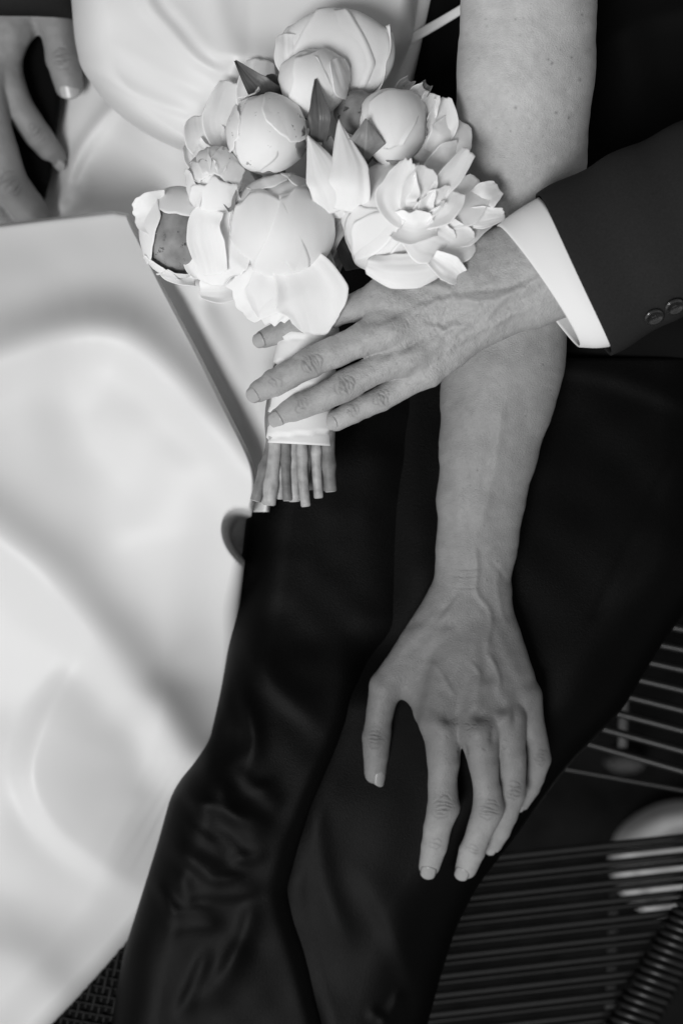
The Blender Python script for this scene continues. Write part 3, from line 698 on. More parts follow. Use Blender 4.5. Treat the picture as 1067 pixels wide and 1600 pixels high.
def build_suit(p):
    # jacket front behind the arms
    def zj(x, y):
        z = .6 + .9 * sstep(800, 1100, x) - 1.0 * sstep(700, 620, x)
        z += ridge(x, y, [(960, -60), (990, 100), (1010, 240)], .5, 26) + ridge(x, y, [(690, -60), (670, 60), (690, 200)], .5, 22)
        z += ridge(x, y, [(940, 60), (1010, 30), (1100, 10)], .35, 12) - 1.2 * sstep(500, 640, y)
        return z + .12 * lattice(x, y, 51, 60)
    j = cloth('jacket', (-70, 650), [(600, -70), (600, 650)], [(1180, -70), (1180, 650)], zj, M['suit'], p, nx=90, ny=100, thick=.0015)
    # left sleeve
    cloth('jacket_tail', (-70, 345), [(-120, -70), (-120, 345)], [(112, -70), (112, 30), (88, 95), (98, 150), (90, 200), (84, 260), (62, 345)], lambda x, y: -8.0 + .2 * lattice(x, y, 56, 40) + x * 0, M['suit'], j, nx=40, ny=60, thick=.0015, re=(10, .5))
    n = 64; m = 60
    ctr = spline([V(893, 430, 11.6), V(960, 394, 12.0), V(1040, 350, 12.4), V(1170, 280, 12.8)], m)
    tt = np.linspace(0, 1, m); a = np.linspace(0, 2 * math.pi, n, endpoint=False)
    side = np.array([0.42, -0.905, 0]); axis = np.array([0.905, 0.42, 0]); up = np.array([0, 0, 1.0])
    P = np.zeros((m, n, 3))
    for i in range(m):
        r = 139 + 3 * math.sin(tt[i] * 5) - 8 * tt[i] + 2.5 * math.sin(tt[i] * 17 + .7)
        rr = r * (1 + .012 * lattice(a * 2.2 + 5, np.full(n, tt[i] * 6), 52, 1) + .01 * np.sin(3 * a + tt[i] * 6) * tt[i])
        P[i] = ctr[i] + np.cos(a)[:, None] * side * rr[:, None] + np.sin(a)[:, None] * up * rr[:, None] * .58
        sh = (12 * np.sin(a) + 4 * np.cos(2 * a)) * (1 - tt[i])
        P[i] += sh[:, None] * axis
    sl = grid('sleeve', P, M['sleeve'], j, thick=.0018, closed=True, flip=True)
    def wristtube(name, c0, c1, r0, r1, mtl, par, zr, ph, bow, thick):
        mm = 16; P = np.zeros((mm, n, 3))
        for i in range(mm):
            s = i / (mm - 1); r = r0 + (r1 - r0) * s + 1.5 * math.sin(s * 3)
            r = r * (1 + .012 * np.sin(2 * a + 1) + .015 * lattice(a * 1.5, np.full(n, s * 2), 53, 1))
            P[i] = V(*c0) * (1 - s) + V(*c1) * s + np.cos(a)[:, None] * (np.array([.525, -.851, 0]) * (1 - s) + np.array([.40, -.917, 0]) * s) * r[:, None] + np.sin(a)[:, None] * up * r[:, None] * zr
            P[i] += (bow * np.sin(a) + 5 * np.cos(a))[:, None] * axis
        return grid(name, P, mtl, par, thick=thick, closed=True, flip=True)
    cuff = wristtube('shirt_cuff', (841, 447, 11.3), (897, 425, 11.6), 113, 128, M['shirt'], p, .56, 0, 11, .0011)
    for bx, by, bz in ((1021, 494, 13.75), (1053, 478, 14.0)):
        nrm = np.array([.315, -.68, .66]); nrm /= np.linalg.norm(nrm)
        e1 = np.array([.88, .45, 0.0]); e1 -= nrm * e1.dot(nrm); e1 /= np.linalg.norm(e1); e2 = np.cross(nrm, e1)
        prof = [(0, 2.5), (7, 2.6), (9.5, 3.0), (11.5, 4.6), (14, 5.0), (16.2, 4.0), (17, 2.0), (16, 0), (0, -.5)]
        aa = np.linspace(0, 2 * math.pi, 28, endpoint=False)
        Pb = np.array([[V(bx, by, bz) + nrm * h + (e1 * math.cos(t) + e2 * math.sin(t)) * r for t in aa] for r, h in prof])
        b = grid('button', Pb, M['button'], sl, closed=True)
        for q in ((-3, -3), (3, -3), (3, 3), (-3, 3)):
            c = V(bx, by, bz) + nrm * 2.7 + e1 * q[0] + e2 * q[1]
            tube('thread', np.array([c, c + nrm * .5, c + nrm * .9 + e1 * (-q[0] * .5), c + nrm * .5 - e1 * q[0] * .9]), 1.0, M['thread'], b, n=6)
    # right sleeve end above the far hand
    ctr = spline([V(28, 22, -6.0), V(26, -30, -3.0), V(20, -120, 4), V(10, -240, 15)], 14)
    Pq = np.array([[c + np.array([math.cos(t) * 88, math.sin(t * 2) * 4 * (k < 2) - .15 * math.cos(t) * 60, math.sin(t) * 60]) for t in a[::2]] for k, c in enumerate(ctr)])
    grid('sleeve', Pq, M['sleeve'], j, thick=.0018, closed=True)
    e2 = [(500, 560), (520, 900), (535, 1060), (524, 1120), (500, 1180), (468, 1250), (440, 1320), (422, 1390), (430, 1430), (446, 1480), (468, 1560), (480, 1600), (492, 1670)]
    # trousers: far leg
    T = lambda X, Y: (X / 1.524, 1000 + Y / 1.524)
    def R(x, y, pts, amp, w, wl=None, taper=.3): return ridge(x, y, [T(*q) for q in pts], amp * .5, w * .95, wl and wl * 1.2, taper)
    def z1(x, y):
        z = 1.3 + .3 * sstep(1000, 640, y) + .6 * sstep(950, 1150, y) - 2.0 * sstep(1250, 1660, y) - .8 * sstep(560, 700, x) - 3.0 * sstep(-4, 90, x - np.interp(y, [q[1] for q in e2], [q[0] for q in e2])) * sstep(960, 1100, y)
        z += R(x, y, [(430, 350), (530, 415), (600, 475), (650, 530)], .55, 13, 22); z += R(x, y, [(370, 470), (450, 515), (550, 570), (600, 580)], .5, 12, 18)
        z += R(x, y, [(440, 590), (470, 602), (560, 606), (640, 585)], .55, 9, 14); z += R(x, y, [(540, 535), (580, 522), (640, 520)], .4, 7, 10)
        z += R(x, y, [(390, 690), (430, 683), (540, 678)], .4, 9, 14); z += R(x, y, [(515, 300), (545, 395), (600, 430), (660, 440)], .5, 12, 20)
        z += R(x, y, [(570, -20), (630, 80), (700, 155), (790, 225)], .45, 14, 26); z += R(x, y, [(520, 60), (545, 160), (575, 250)], .45, 14, 24)
        z += R(x, y, [(480, 250), (500, 330), (560, 400)], .3, 12, 16); z += R(x, y, [(420, 540), (445, 610), (470, 640)], .35, 10, 12)
        z += R(x, y, [(620, 330), (640, 380), (680, 400)], .35, 12, 14); z += R(x, y, [(390, 590), (400, 680), (420, 730)], .25, 10, 12)
        z += R(x, y, [(560, 700), (540, 780), (470, 880)], .5, 14, 30)
        for k, (a, b, c_) in enumerate((((455, 380), (520, 400), (600, 450)), ((400, 500), (470, 545), (540, 600)), ((460, 560), (520, 575), (600, 560)), ((380, 640), (440, 650), (520, 640)), ((500, 440), (560, 500), (600, 560)), ((430, 420), (480, 470), (560, 520)), ((350, 560), (390, 610), (430, 680)), ((560, 300), (600, 350), (640, 360)))):
            z += ridge(x, y, [T(*a), T(*b), T(*c_)], .2, 5, 9, .35)
        for a, b, c_ in (((345, 250), (420, 330), (520, 470)), ((360, 420), (330, 560), (300, 720)), ((560, 90), (600, 220), (590, 330)), ((440, 120), (480, 230), (500, 320)), ((500, 720), (470, 800), (420, 910)), ((600, 600), (580, 700), (520, 830))):
            z += ridge(x, y, [T(*a), T(*b), T(*c_)], .28, 8, 16, .3)
        return z + .06 * lattice(x, y, 54, 40)
    e1 = [(430, 560), (420, 640), (402, 740), (386, 800), (374, 900), (363, 975), (345, 1080), (326, 1164), (300, 1192), (268, 1240), (246, 1320), (218, 1410), (193, 1490), (176, 1590), (165, 1670)]
    tr = cloth('trousers', (560, 1670), e1, [(720, 560), (720, 1080), (660, 1200), (600, 1400), (560, 1670)], z1, M['trouser'], p, nx=150, ny=260, le=(75, 3.2), thick=.0012)
    def z2(x, y):
        z = 1.6 - .4 * sstep(900, 600, y) - 1.9 * sstep(1200, 1650, y)
        z += R(x, y, [(700, 330), (745, 400), (772, 560), (810, 680), (860, 770)], .3, 18, 14); z += R(x, y, [(830, 500), (900, 620), (960, 740), (1000, 860), (1010, 920)], .55, 20, 34)
        z += R(x, y, [(655, 600), (690, 740), (720, 860), (735, 930)], .35, 9, 14); z -= R(x, y, [(700, 560), (740, 720), (800, 880)], .4, 30)
        z += R(x, y, [(960, 830), (935, 880), (900, 930)], .5, 9, 12) + R(x, y, [(870, 880), (900, 900), (930, 935)], .4, 8)
        z += ridge(x, y, [(870, 570), (960, 590), (1090, 640)], .12, 14, 24)
        z -= ridge(x, y, [(1060, 700), (1000, 820), (930, 960)], .08, 6, 6)
        z -= 1.6 * sstep(150, 0, x - np.interp(y, [q[1] for q in e2], [q[0] for q in e2])) * sstep(1110, 980, y)
        return z + .07 * lattice(x, y, 55, 60)
    e3 = [(1150, 560), (1150, 860), (1070, 955), (1030, 1012), (1000, 1062), (970, 1112), (912, 1170), (880, 1205), (840, 1260), (795, 1320), (745, 1385), (712, 1450), (690, 1520), (668, 1600), (650, 1670)]
    cloth('trouser_leg', (560, 1670), e2, e3, z2, M['trouser'], tr, nx=170, ny=260, le=(50, np.interp(np.linspace(560, 1670, 260), [1000, 1120, 1260, 1390], [.5, .7, 1.2, 2.0])[:, None]), re=(120, 3.6), thick=.0012)

def build_people():
    w = build_woman(); build_dress(w)
    m = build_man(); build_suit(m)
# ------------------------------------------------------------------ setting and chair
def build_setting():
    n = 60
    xs = np.linspace(-1.6, 1.6, n); g = np.zeros((n, n, 3)); g[..., 0] = xs[None]; g[..., 1] = xs[:, None]
    g[..., 2] = -.55 + .006 * lattice(g[..., 0] * 30, g[..., 1] * 30, 61, 1)
    o = link_mesh('ground', g.reshape(-1, 3), grid_faces(n, n), M['ground'], world_space=True); tag(o, kind='structure')
    # pale rounded stones lying on the ground, seen between the chair cords
    def stone(cx, cy, rx, ry, h, lab, seed, mt='stone'):
        nr, na = 14, 48; a = np.linspace(0, 2 * math.pi, na, endpoint=False); P = np.zeros((nr, na, 3))
        prof = [(0.0, 1), (.4, 1), (.62, .99), (.66, .9), (.70, .9), (.74, .98), (.84, .96), (.9, .9), (.95, .8), (.98, .62), (1, .4), (1, .15), (.98, 0), (.3, 0)]
        wob = 1 + .03 * lattice(np.cos(a) * 2 + 9, np.sin(a) * 2 + 9, seed, 1)
        for i, (r, z) in enumerate(prof):
            P[i] = np.stack([cx + rx * r * wob * np.cos(a), cy + ry * r * wob * np.sin(a), np.full(na, -.552 + h * z)], 1)
        o = link_mesh('stone', P.reshape(-1, 3), grid_faces(nr, na, True), M[mt], world_space=True)
        return tag(o, lab, 'stone', 'stones under the chair')
    f = (H + .5) / H * S
    stone((1080 - 533.5) * f, (800 - 1358) * f, 116 * f, 96 * f, .05, 'large pale rounded stone lying on the dark ground beneath the lower chair cords', 62)
    g2 = f
    stone((985 - 533.5) * f, (800 - 1200) * f, 30 * f, 15 * f, .03, 'small stone with shade painted into its grey on the ground below the upper chair cords', 63, 'stone_d')

def build_chair():
    c = empty('chair', 900, 1400, -12)
    tag(c, 'black outdoor chair with a seat of stretched dark cords and a cord-wrapped frame', 'chair')
    def pc(px, py, z): return V(px, py, z)
    # lower fan of seat cords
    L0 = (775, 1342); R0 = (1075, 1309)
    for k in range(13):
        y = 1336 + 29.0 * k
        sl = -.108 - .001 * k
        xl = 690 - 4 * k; xr = min(1110, 1082 - 20 * max(0, k - 3.2))
        for dz, oy, rr in ((0, 0, 5.8), (-.4, 11.0, 4.6)):
            A = pc(xl - 60, y - sl * 0 + oy - sl * (1067 - (xl - 60)) * 1.0 - 28, -12.2 + dz); B = pc(xr, y + oy - 28 + sl * (xr - 1067) * 1.0, -12.2 + dz)
            mid = (A + B) / 2 + np.array([0, 0, -3])
            tube('seat_cord', spline([A, mid, B], 14), rr * rng.uniform(.94, 1.06), M['rod'], c, n=8)
    # upper fan of cords
    for k in range(8):
        y = 1206 - 32.5 * k
        A = pc(830, y - 70 + (k * 4), -11.5); B = pc(1130, y + 17, -10.2)
        mid = (A + B) / 2 + np.array([0, 0, -4])
        tube('seat_cord', spline([A, mid, B], 14), 6.2 * rng.uniform(.94, 1.06), M['rod'], c, n=8)
    A = pc(820, 1190, -13.4); B = pc(1130, 1246, -12.4); tube('seat_cord', spline([A, B], 8), 4.4, M['rod'], c, n=8)
    # cord-wrapped side frame at the corner
    path = spline([V(1140, 1330, -11.8), V(1085, 1430, -11.8), V(1028, 1530, -11.8), V(975, 1625, -11.8), V(930, 1720, -11.8)], 40)
    fr = tube('frame', path, 30, M['metal'], c, n=20, zr=.8)
    t, s, u = frames(path)
    L = np.r_[0, np.cumsum(np.linalg.norm(np.diff(path, axis=0), axis=1))]
    for k in range(34):
        d = 10 + k * 13.0
        if d > L[-1] - 5: break
        q = np.array([np.interp(d, L, path[:, i]) for i in range(3)]); i = int(np.clip(np.searchsorted(L, d), 0, 39))
        a = np.linspace(0, 2 * math.pi, 22)
        ring = q + np.cos(a)[:, None] * s[i] * 32.5 + np.sin(a)[:, None] * u[i] * 26.5 + t[i] * (a / (2 * math.pi) * 13)[:, None] + np.cos(a)[:, None] * t[i] * 8
        tube('wrap_cord', ring, 5.4, M['rod'], c, n=7)
    # inner rim the cords are tied to
    rim = spline([V(1120, 1400, -12.4), V(1060, 1455, -12.4), V(1000, 1545, -12.4), V(945, 1660, -12.4)], 24)
    tube('rim', rim, 9, M['metal'], c, n=10)
    # grey stretcher rail under the seat
    tube('stretcher', spline([V(958, 1395, -20), V(955, 1500, -20), V(948, 1680, -20)], 12), 7.5, M['rail'], c, n=10)
    tube('stretcher', spline([V(980, 980, -20), V(974, 1100, -20), V(972, 1168, -20)], 12), 7.5, M['rail'], c, n=10)
    # woven mat at the lower left edge of the seat
    for k in range(18):
        x0 = 60 + k * 11
        tube('seat_cord', spline([V(x0 + 36, 1440, -5.5), V(x0 + 16, 1540, -5.6), V(x0 - 20, 1690, -6)], 10), 4.6, M['mat_cord'], c, n=7)
    for k in range(14):
        y0 = 1462 + k * 15
        pp = [V(50 + i * 8, y0 + i * 1.4, -5.5 + (.16 if (i + k) % 2 else -.16)) for i in range(28)]
        tube('seat_cord', np.array(pp), 3.2, M['mat_cord'], c, n=6)
    # seat frame bars out of sight that carry the cords
    tube('frame', spline([V(690, 1000, -13.5), V(660, 1300, -13.5), V(560, 1700, -13.5)], 10), 14, M['metal'], c, n=12)
    tube('leg', spline([V(930, 1720, -12), V(940, 1730, -54)], 6), 14, M['metal'], c, n=12)
    return c
# ------------------------------------------------------------------ bouquet
def ball(cx, cy, zc, R, mtl, name, parent, sq=(1, 1, 1), seed=1, amp=.03):
    nu, nv = 40, 26; P = np.zeros((nv, nu, 3))
    for i in range(nv):
        th = math.pi * i / (nv - 1)
        for j in range(nu):
            ph = 2 * math.pi * j / nu
            P[i, j] = (math.sin(th) * math.cos(ph), math.sin(th) * math.sin(ph), math.cos(th))
    r = R * (1 + amp * lattice(P[..., 0] * 2 + 20, P[..., 1] * 2 + P[..., 2] * 1.3 + 20, seed, 1))
    P = P * r[..., None] * np.array(sq) + V(cx, cy, zc)
    return grid(name, P, mtl, parent, closed=True, flip=True)

def on_ball(cx, cy, zc, R, spine, widths, mtl, parent, off=2.0, curl=3.0, name='petal', seed=0, wav=.06, sq=(1, 1, 1), nu=31, nv=34, tip=3.0, thick=.00028, ecurl=None, notch=0.0):
    """petal hugging a ball; spine in units of the visible disc (1 = outline, beyond wraps behind), x right, y down"""
    r = np.random.default_rng(seed + 100)
    sp = spline(np.array([(a, b, 0) for a, b in spine], float), nv)[:, :2]
    w = np.interp(np.linspace(0, 1, nv), np.linspace(0, 1, len(widths)), widths)
    t = np.gradient(sp, axis=0); t /= np.linalg.norm(t, axis=1)[:, None]; s = np.stack([-t[:, 1], t[:, 0]], 1)
    u = np.linspace(-1, 1, nu); vv = np.linspace(0, 1, nv)
    U, Vv = np.meshgrid(u, vv)
    wl = 1 + wav * lattice(Vv * 5 + U * .7, np.sign(U) * 3 + seed, 200 + seed, 1)
    q = sp[:, None] + s[:, None] * (U * wl * w[:, None])[..., None]
    # rounded or notched tip
    tipoff = (-.25 * (U ** 2) - notch * np.exp(-(U / .25) ** 2) + wav * 1.2 * lattice(U * 3 + 7, U * 0 + seed, 300 + seed, 1) + wav * .2 * lattice(U * 9 + 7, U * 0 + seed, 320 + seed, 1)) * (w.max() * .9)
    q = q + t[:, None] * (tipoff * sstep(.45, 1, Vv))[..., None]
    th = np.linalg.norm(q, axis=-1) * math.pi / 2; ph = np.arctan2(q[..., 1], q[..., 0])
    d = np.stack([np.sin(th) * np.cos(ph), -np.sin(th) * np.sin(ph), np.cos(th)], -1)
    ec = curl if ecurl is None else ecurl
    ex = off + ec * np.abs(U) ** 5 + curl * Vv ** tip * (1 + .3 * lattice(U * 2, Vv * 2, 400 + seed, 1)) + 1.0 * lattice(U * 2.5 + seed, Vv * 2.5, 500 + seed, 1) + .3 * lattice(U * 6, Vv * 1.5, 510 + seed, 1) + .12 * lattice(U * 15, Vv * 1.2, 520 + seed, 1) + 0.7 * np.abs(U) ** 3 * lattice(np.sign(U) * 5 + seed, Vv * 8, 530 + seed, 1)
    P = d * (R + ex)[..., None] * np.array(sq) + V(cx, cy, zc)
    return grid(name, P, mtl, parent, thick=thick)

def free_petal(spine, widths, mtl, parent, cup=.4, name='petal', seed=0, wav=.06, tilt=0.0, nu=31, nv=36, thick=.00028, ruffle=.07, roundness=.25, attr=None, notch=0, fold=0.0):
    """petal along a spine of (px, py, zcm) points; half-widths in px; cup lifts the edges (cm)"""
    sp = spline(np.array([V(*p) for p in spine]), nv)
    w = np.interp(np.linspace(0, 1, nv), np.linspace(0, 1, len(widths)), widths)
    t = np.gradient(sp, axis=0); t /= np.linalg.norm(t, axis=1)[:, None]
    up = np.array([math.sin(tilt) , 0, math.cos(tilt)]); s = np.cross(t, up); s /= np.linalg.norm(s, axis=1)[:, None]; nn = np.cross(s, t)
    U, Vv = np.meshgrid(np.linspace(-1, 1, nu), np.linspace(0, 1, nv))
    wl = 1 + wav * lattice(Vv * 5 + 3, np.sign(U) * 3 + seed, 600 + seed, 1)
    P = sp[:, None] + s[:, None] * (U * wl * w[:, None])[..., None]
    tipo = (-roundness * U ** 2 - notch * np.exp(-(U / .22) ** 2) + wav * lattice(U * 3 + 4, U * 0 + seed, 700 + seed, 1) + wav * .2 * lattice(U * 9 + 4, U * 0 + seed, 720 + seed, 1)) * w.max()
    P = P + t[:, None] * (tipo * sstep(.5, 1, Vv))[..., None]
    lift = cup * CMP * U ** 2 + ruffle * CMP * lattice(U * 3 + seed, Vv * 3, 800 + seed, 1) * (.3 + np.abs(U)) + 0.012 * CMP * lattice(U * 6 + seed, Vv * 1.5, 810 + seed, 1) + .006 * CMP * lattice(U * 15 + seed, Vv * 1.2, 820 + seed, 1) + .03 * CMP * np.abs(U) ** 3 * lattice(np.sign(U) * 5 + seed, Vv * 7, 830 + seed, 1) - fold * CMP * np.exp(-(U / .12) ** 2)
    P = P + nn[:, None] * lift[..., None]
    at = None
    if attr == 'leaf':
        vein = 1 + .35 * np.exp(-(U / .07) ** 2) + .10 * np.maximum(0, np.sin((Vv * 26 - np.abs(U) * 7))) ** 6
        at = {'tone': vein}
    return grid(name, P, mtl, parent, thick=thick, attr=at)

def build_bouquet():
    B = empty('bouquet', 470, 480, 9)
    tag(B, 'bouquet of white peonies and dark leaves with its stems wrapped in white ribbon', 'bouquet')
    Pt, Bd = M['petal'], M['bud']
    # ---- stems and ribbon
    K = lambda X, Y: (370 + X / 2.013, 420 + Y / 2.013)
    st = [((112, 550), (62, 722)), ((122, 552), (100, 738)), ((138, 552), (128, 737)), ((155, 552), (158, 744)), ((178, 552), (183, 741)), ((205, 552), (212, 746)), ((222, 552), (206, 735)), ((250, 552), (256, 717)), ((268, 552), (268, 712)), ((286, 550), (290, 715)), ((236, 552), (238, 700)), ((168, 552), (172, 700))]
    for k, (a, b) in enumerate(st):
        xa, ya = K(*a); xb, yb = K(*b); zz = 7.7 + (.35 if k % 2 else -.1) - (.9 if k >= 10 else 0) - .006 * abs(xa - 466)
        pth = spline([V(480 + (xa - 468) * .5, 480, 7.6), V(xa, ya - 60, zz), V(xa, ya, zz), V((xa + xb) / 2 + rng.uniform(-1.5, 1.5), (ya + yb) / 2, zz - .1), V(xb + rng.uniform(-4, 4), yb + rng.uniform(-9, 7), zz - .2)], 30)
        r = rng.uniform(7.5, 11.0) * (1 + .10 * lattice(np.linspace(0, 6, 30), np.full(30, k * 3.0), 71, 1) + .22 * np.exp(-((np.linspace(0, 1, 30) - rng.uniform(.7, .92)) / .03) ** 2))
        s = tube('stem', pth, r, M['stem' if k % 3 else 'stem_d'], B, n=10)
        d = pth[-1] - pth[-2]; d /= np.linalg.norm(d)
        tube('cut_end', np.array([pth[-1] - d * 1, pth[-1] + d * 1.2]), r[-1] * .86, M['pith'], s, n=10)
    n = 48; mrows = 50; a = np.linspace(0, 2 * math.pi, n, endpoint=False); P = np.zeros((mrows, n, 3))
    c = spline([V(482, 500, 7.6), V(478, 550, 7.7), V(472, 620, 7.7), V(468, 694, 7.7)], mrows); t, s, u = frames(c)
    for i in range(mrows):
        f = i / (mrows - 1)
        saw = ((f * 5.2 + a / (2 * math.pi)) % 1.0)
        r = (45 + 4 * f) * (1 + .012 * lattice(a * 2, np.full(n, f * 7), 72, 1)) + 4.0 * saw - 3 * np.exp(-((saw - .02) / .05) ** 2)
        P[i] = c[i] + (np.cos(a) * r)[:, None] * s[i] + (np.sin(a) * r * .66)[:, None] * u[i]
    grid('ribbon', P, M['ribbon'], B, thick=.0008, closed=True, flip=True)

    def peony(lab): 
        return lab
    # ---- F4 broad open cup at the back
    f = ball(524, 92, 7.0, 66, Bd, 'peony', B, (1, .85, .42), 1); tag(f, 'broad pale peony cup at the back')
    on_ball(524, 88, 7.6, 76, [(-.2, 1.2), (-.35, .3), (-.4, -.95)], [.5, .8, .55], Pt, f, 3, 6, seed=1, sq=(1.08, .88, .44))
    on_ball(524, 88, 7.6, 76, [(.3, 1.2), (.3, .3), (.35, -.98)], [.5, .85, .6], Pt, f, 6, 5, seed=2, sq=(1.08, .88, .44), notch=.06)
    on_ball(524, 88, 7.6, 76, [(.9, .8), (.95, .1), (.85, -.6)], [.3, .35, .2], Pt, f, 8, 7, seed=3, sq=(1.08, .88, .44))
    free_petal([(470, 130, 7.8), (455, 90, 8.6), (452, 52, 8.2)], [20, 26, 20], Pt, f, .3, seed=4)
    # ---- back-left loose petals
    f = ball(356, 215, 5.6, 26, Bd, 'peony', B, (1, 1, .7), 2); tag(f, 'loose pale peony behind the left bud')
    free_petal([(370, 235, 6.6), (352, 190, 7.0), (366, 128, 6.2)], [26, 36, 24], Pt, f, .4, seed=5)
    free_petal([(345, 250, 6.4), (322, 215, 6.8), (312, 180, 6.0)], [20, 34, 24], Pt, f, .4, seed=6)
    free_petal([(340, 270, 7.0), (312, 245, 7.2), (300, 222, 6.6)], [18, 24, 16], Pt, f, .4, seed=7)
    free_petal([(400, 200, 6.6), (400, 140, 6.8), (408, 92, 6.0)], [24, 30, 22], Pt, f, .3, seed=8)
    # ---- F3 top bud
    f = ball(490, 128, 9.2, 51, Bd, 'peony', B, (1, 1.0, 1), 3); tag(f, 'round closed peony bud at the top centre')
    on_ball(490, 128, 9.2, 51, [(-.2, 1.3), (-.4, .3), (-.45, -.7)], [.6, .85, .5], Pt, f, 1, 3, seed=9)
    on_ball(490, 128, 9.2, 51, [(.5, 1.3), (.35, .3), (.2, -.75)], [.6, .85, .55], Pt, f, 3, 3, seed=10)
    on_ball(490, 128, 9.2, 51, [(1.2, .2), (.75, 0), (.45, -.5)], [.3, .4, .25], Pt, f, 5, 3, seed=11)
    # ---- F2 left bud with a blotched side
    f = ball(418, 208, 10.0, 61, Bd, 'peony', B, (1, .98, 1), 4); tag(f, 'large round peony bud with a dark blotch on its right side')
    on_ball(418, 208, 10.0, 61, [(-.9, .9), (-.6, .1), (-.3, -.75)], [.6, .8, .5], Bd, f, 1, 2, seed=12)
    on_ball(418, 208, 10.0, 61, [(.2, 1.35), (.15, .3), (.1, -.8)], [.7, .75, .5], Bd, f, 2.5, 2, seed=13)
    on_ball(418, 208, 10.0, 61, [(-.6, -1.4), (-.45, -.95), (-.28, -.72)], [.3, .32, .2], Pt, f, 4, 5, seed=14)
    on_ball(418, 208, 10.0, 61, [(1.4, .35), (.95, .16), (.56, .08)], [.5, .5, .36], M['sepal'], f, 4.0, .5, name='sepal', seed=15, wav=.12)
    on_ball(418, 208, 10.0, 61, [(-.1, 1.5), (-.1, 1.05), (-.1, .78)], [.5, .6, .4], M['sepal'], f, 3.5, .5, name='sepal', seed=16, wav=.12)
    on_ball(418, 208, 10.0, 61, [(.9, -1.0), (.5, -.4), (.28, .1)], [.6, .7, .4], Bd, f, 2.2, 2, seed=141)
    on_ball(418, 208, 10.0, 61, [(-1.3, -.2), (-.8, -.05), (-.5, .05)], [.5, .6, .4], Bd, f, 4.0, 2, seed=142)
    # ---- F5 right bud
    f = ball(612, 196, 9.6, 52, Bd, 'peony', B, (1.0, 1.1, 1), 5); tag(f, 'closed peony bud with a dark sepal on its left')
    on_ball(612, 196, 9.6, 52, [(-.2, -1.4), (-.05, -.6), (-.2, .4)], [.6, .7, .4], Bd, f, 1.5, 2, seed=17, sq=(1, 1.1, 1))
    on_ball(612, 196, 9.6, 52, [(.9, .9), (.4, .3), (.15, -.75)], [.6, .85, .6], Pt, f, 3.0, 3, seed=18, sq=(1, 1.1, 1))
    on_ball(612, 196, 9.6, 52, [(-.2, 1.4), (0, 1.0), (.1, .66)], [.6, .55, .3], M['sepal'], f, 4.5, 1, name='sepal', seed=19, sq=(1, 1.1, 1))
    on_ball(612, 196, 9.6, 52, [(1.4, .0), (1.0, .1), (.82, .2)], [.4, .4, .25], M['sepal'], f, 4.5, 1, name='sepal', seed=20, sq=(1, 1.1, 1), wav=.15)
    on_ball(558, 176, 8.8, 33, [(-.8, 1.2), (-.1, .3), (.35, -.9)], [.7, .95, .5], M['sepal'], f, 1, 2, name='sepal', seed=21)
    ball(560, 180, 8.6, 32, M['sepal'], 'bud_base', f, seed=6)
    # ---- F7 crinkled bud
    cx, cy, zc, R = 338, 282, 9.8, 42
    f = ball(cx, cy, zc, R, Bd, 'peony', B, (1, 1.15, 1), 7, .04); tag(f, 'small crinkled peony bud flecked brown')
    q = dict(sq=(1, 1.15, 1))
    on_ball(cx, cy, zc, R, [(.9, -1.2), (.7, -.7), (.35, -.35)], [.6, .7, .4], M['sepal_l'], f, 2, 1, name='sepal', seed=33, wav=.12, **q)
    on_ball(cx, cy, zc, R, [(-.6, -1.4), (-.3, -.9), (-.05, -.45)], [.6, .7, .4], M['sepal_l'], f, 3, 2, name='sepal', seed=32, wav=.14, **q)
    for k, (a, b) in enumerate(((-.45, -.35), (-.05, -.42), (.25, -.2))):
        on_ball(cx, cy, zc, R, [(a * 1.9, b * 1.9 - .3), (a, b), (a * .5, b * .2)], [.4, .46, .26], Bd, f, 3.5 + .6 * k, 2, seed=22 + k, wav=.12, **q)
    on_ball(cx, cy, zc, R, [(-1.3, .5), (-.8, .25), (-.45, .0)], [.5, .6, .4], Pt, f, 5, 3, seed=31, wav=.1, **q)
    on_ball(cx, cy, zc, R, [(.0, 1.5), (-.02, .6), (-.04, -.02)], [.75, .78, .5], Pt, f, 6, 2.5, seed=34, wav=.1, **q)
    # ---- F8 low left bloom with a big dark patch
    cx, cy, zc, R = 276, 360, 8.2, 54
    f = ball(cx, cy, zc, R, M['sepal'], 'peony', B, (1, 1.22, 1), 8); tag(f, 'half open peony with a large dark patch at the left edge')
    q = dict(sq=(1, 1.22, 1))
    on_ball(cx, cy, zc, R, [(.5, -1.5), (.1, -.85), (.0, -.22)], [.9, 1.0, .66], Pt, f, 3, 2, seed=35, wav=.04, **q)
    on_ball(cx, cy, zc, R, [(-1.5, -.2), (-.9, -.1), (-.34, .02)], [.9, .95, .7], Pt, f, 5, 2, seed=36, wav=.04, **q)
    on_ball(cx, cy, zc, R, [(-.9, 1.4), (-.45, .95), (-.2, .6)], [.6, .6, .5], Pt, f, 6.5, 2, seed=37, wav=.05, **q)
    on_ball(cx, cy, zc, R, [(.3, 1.6), (.2, 1.0), (.25, .66)], [.7, .8, .6], Pt, f, 7, 2, seed=38, wav=.08, **q)
    free_petal([(262, 326, 9.2), (236, 333, 9.6), (210, 340, 9.0)], [30, 34, 22], Pt, f, .35, seed=39)
    free_petal([(306, 436, 7.4), (268, 424, 7.8), (240, 388, 7.8)], [10, 16, 8], Pt, f, .4, seed=40)
    # ---- F6 spiky half-open bloom in the middle
    f = ball(530, 278, 9.2, 40, Bd, 'peony', B, (1, 1.15, 1), 9); tag(f, 'pointed white peony with two upright petals in the middle')
    free_petal([(530, 330, 11.2), (512, 282, 12.4), (481, 212, 11.4)], [36, 33, 2], Pt, f, -.2, seed=41, ruffle=.05, roundness=0)
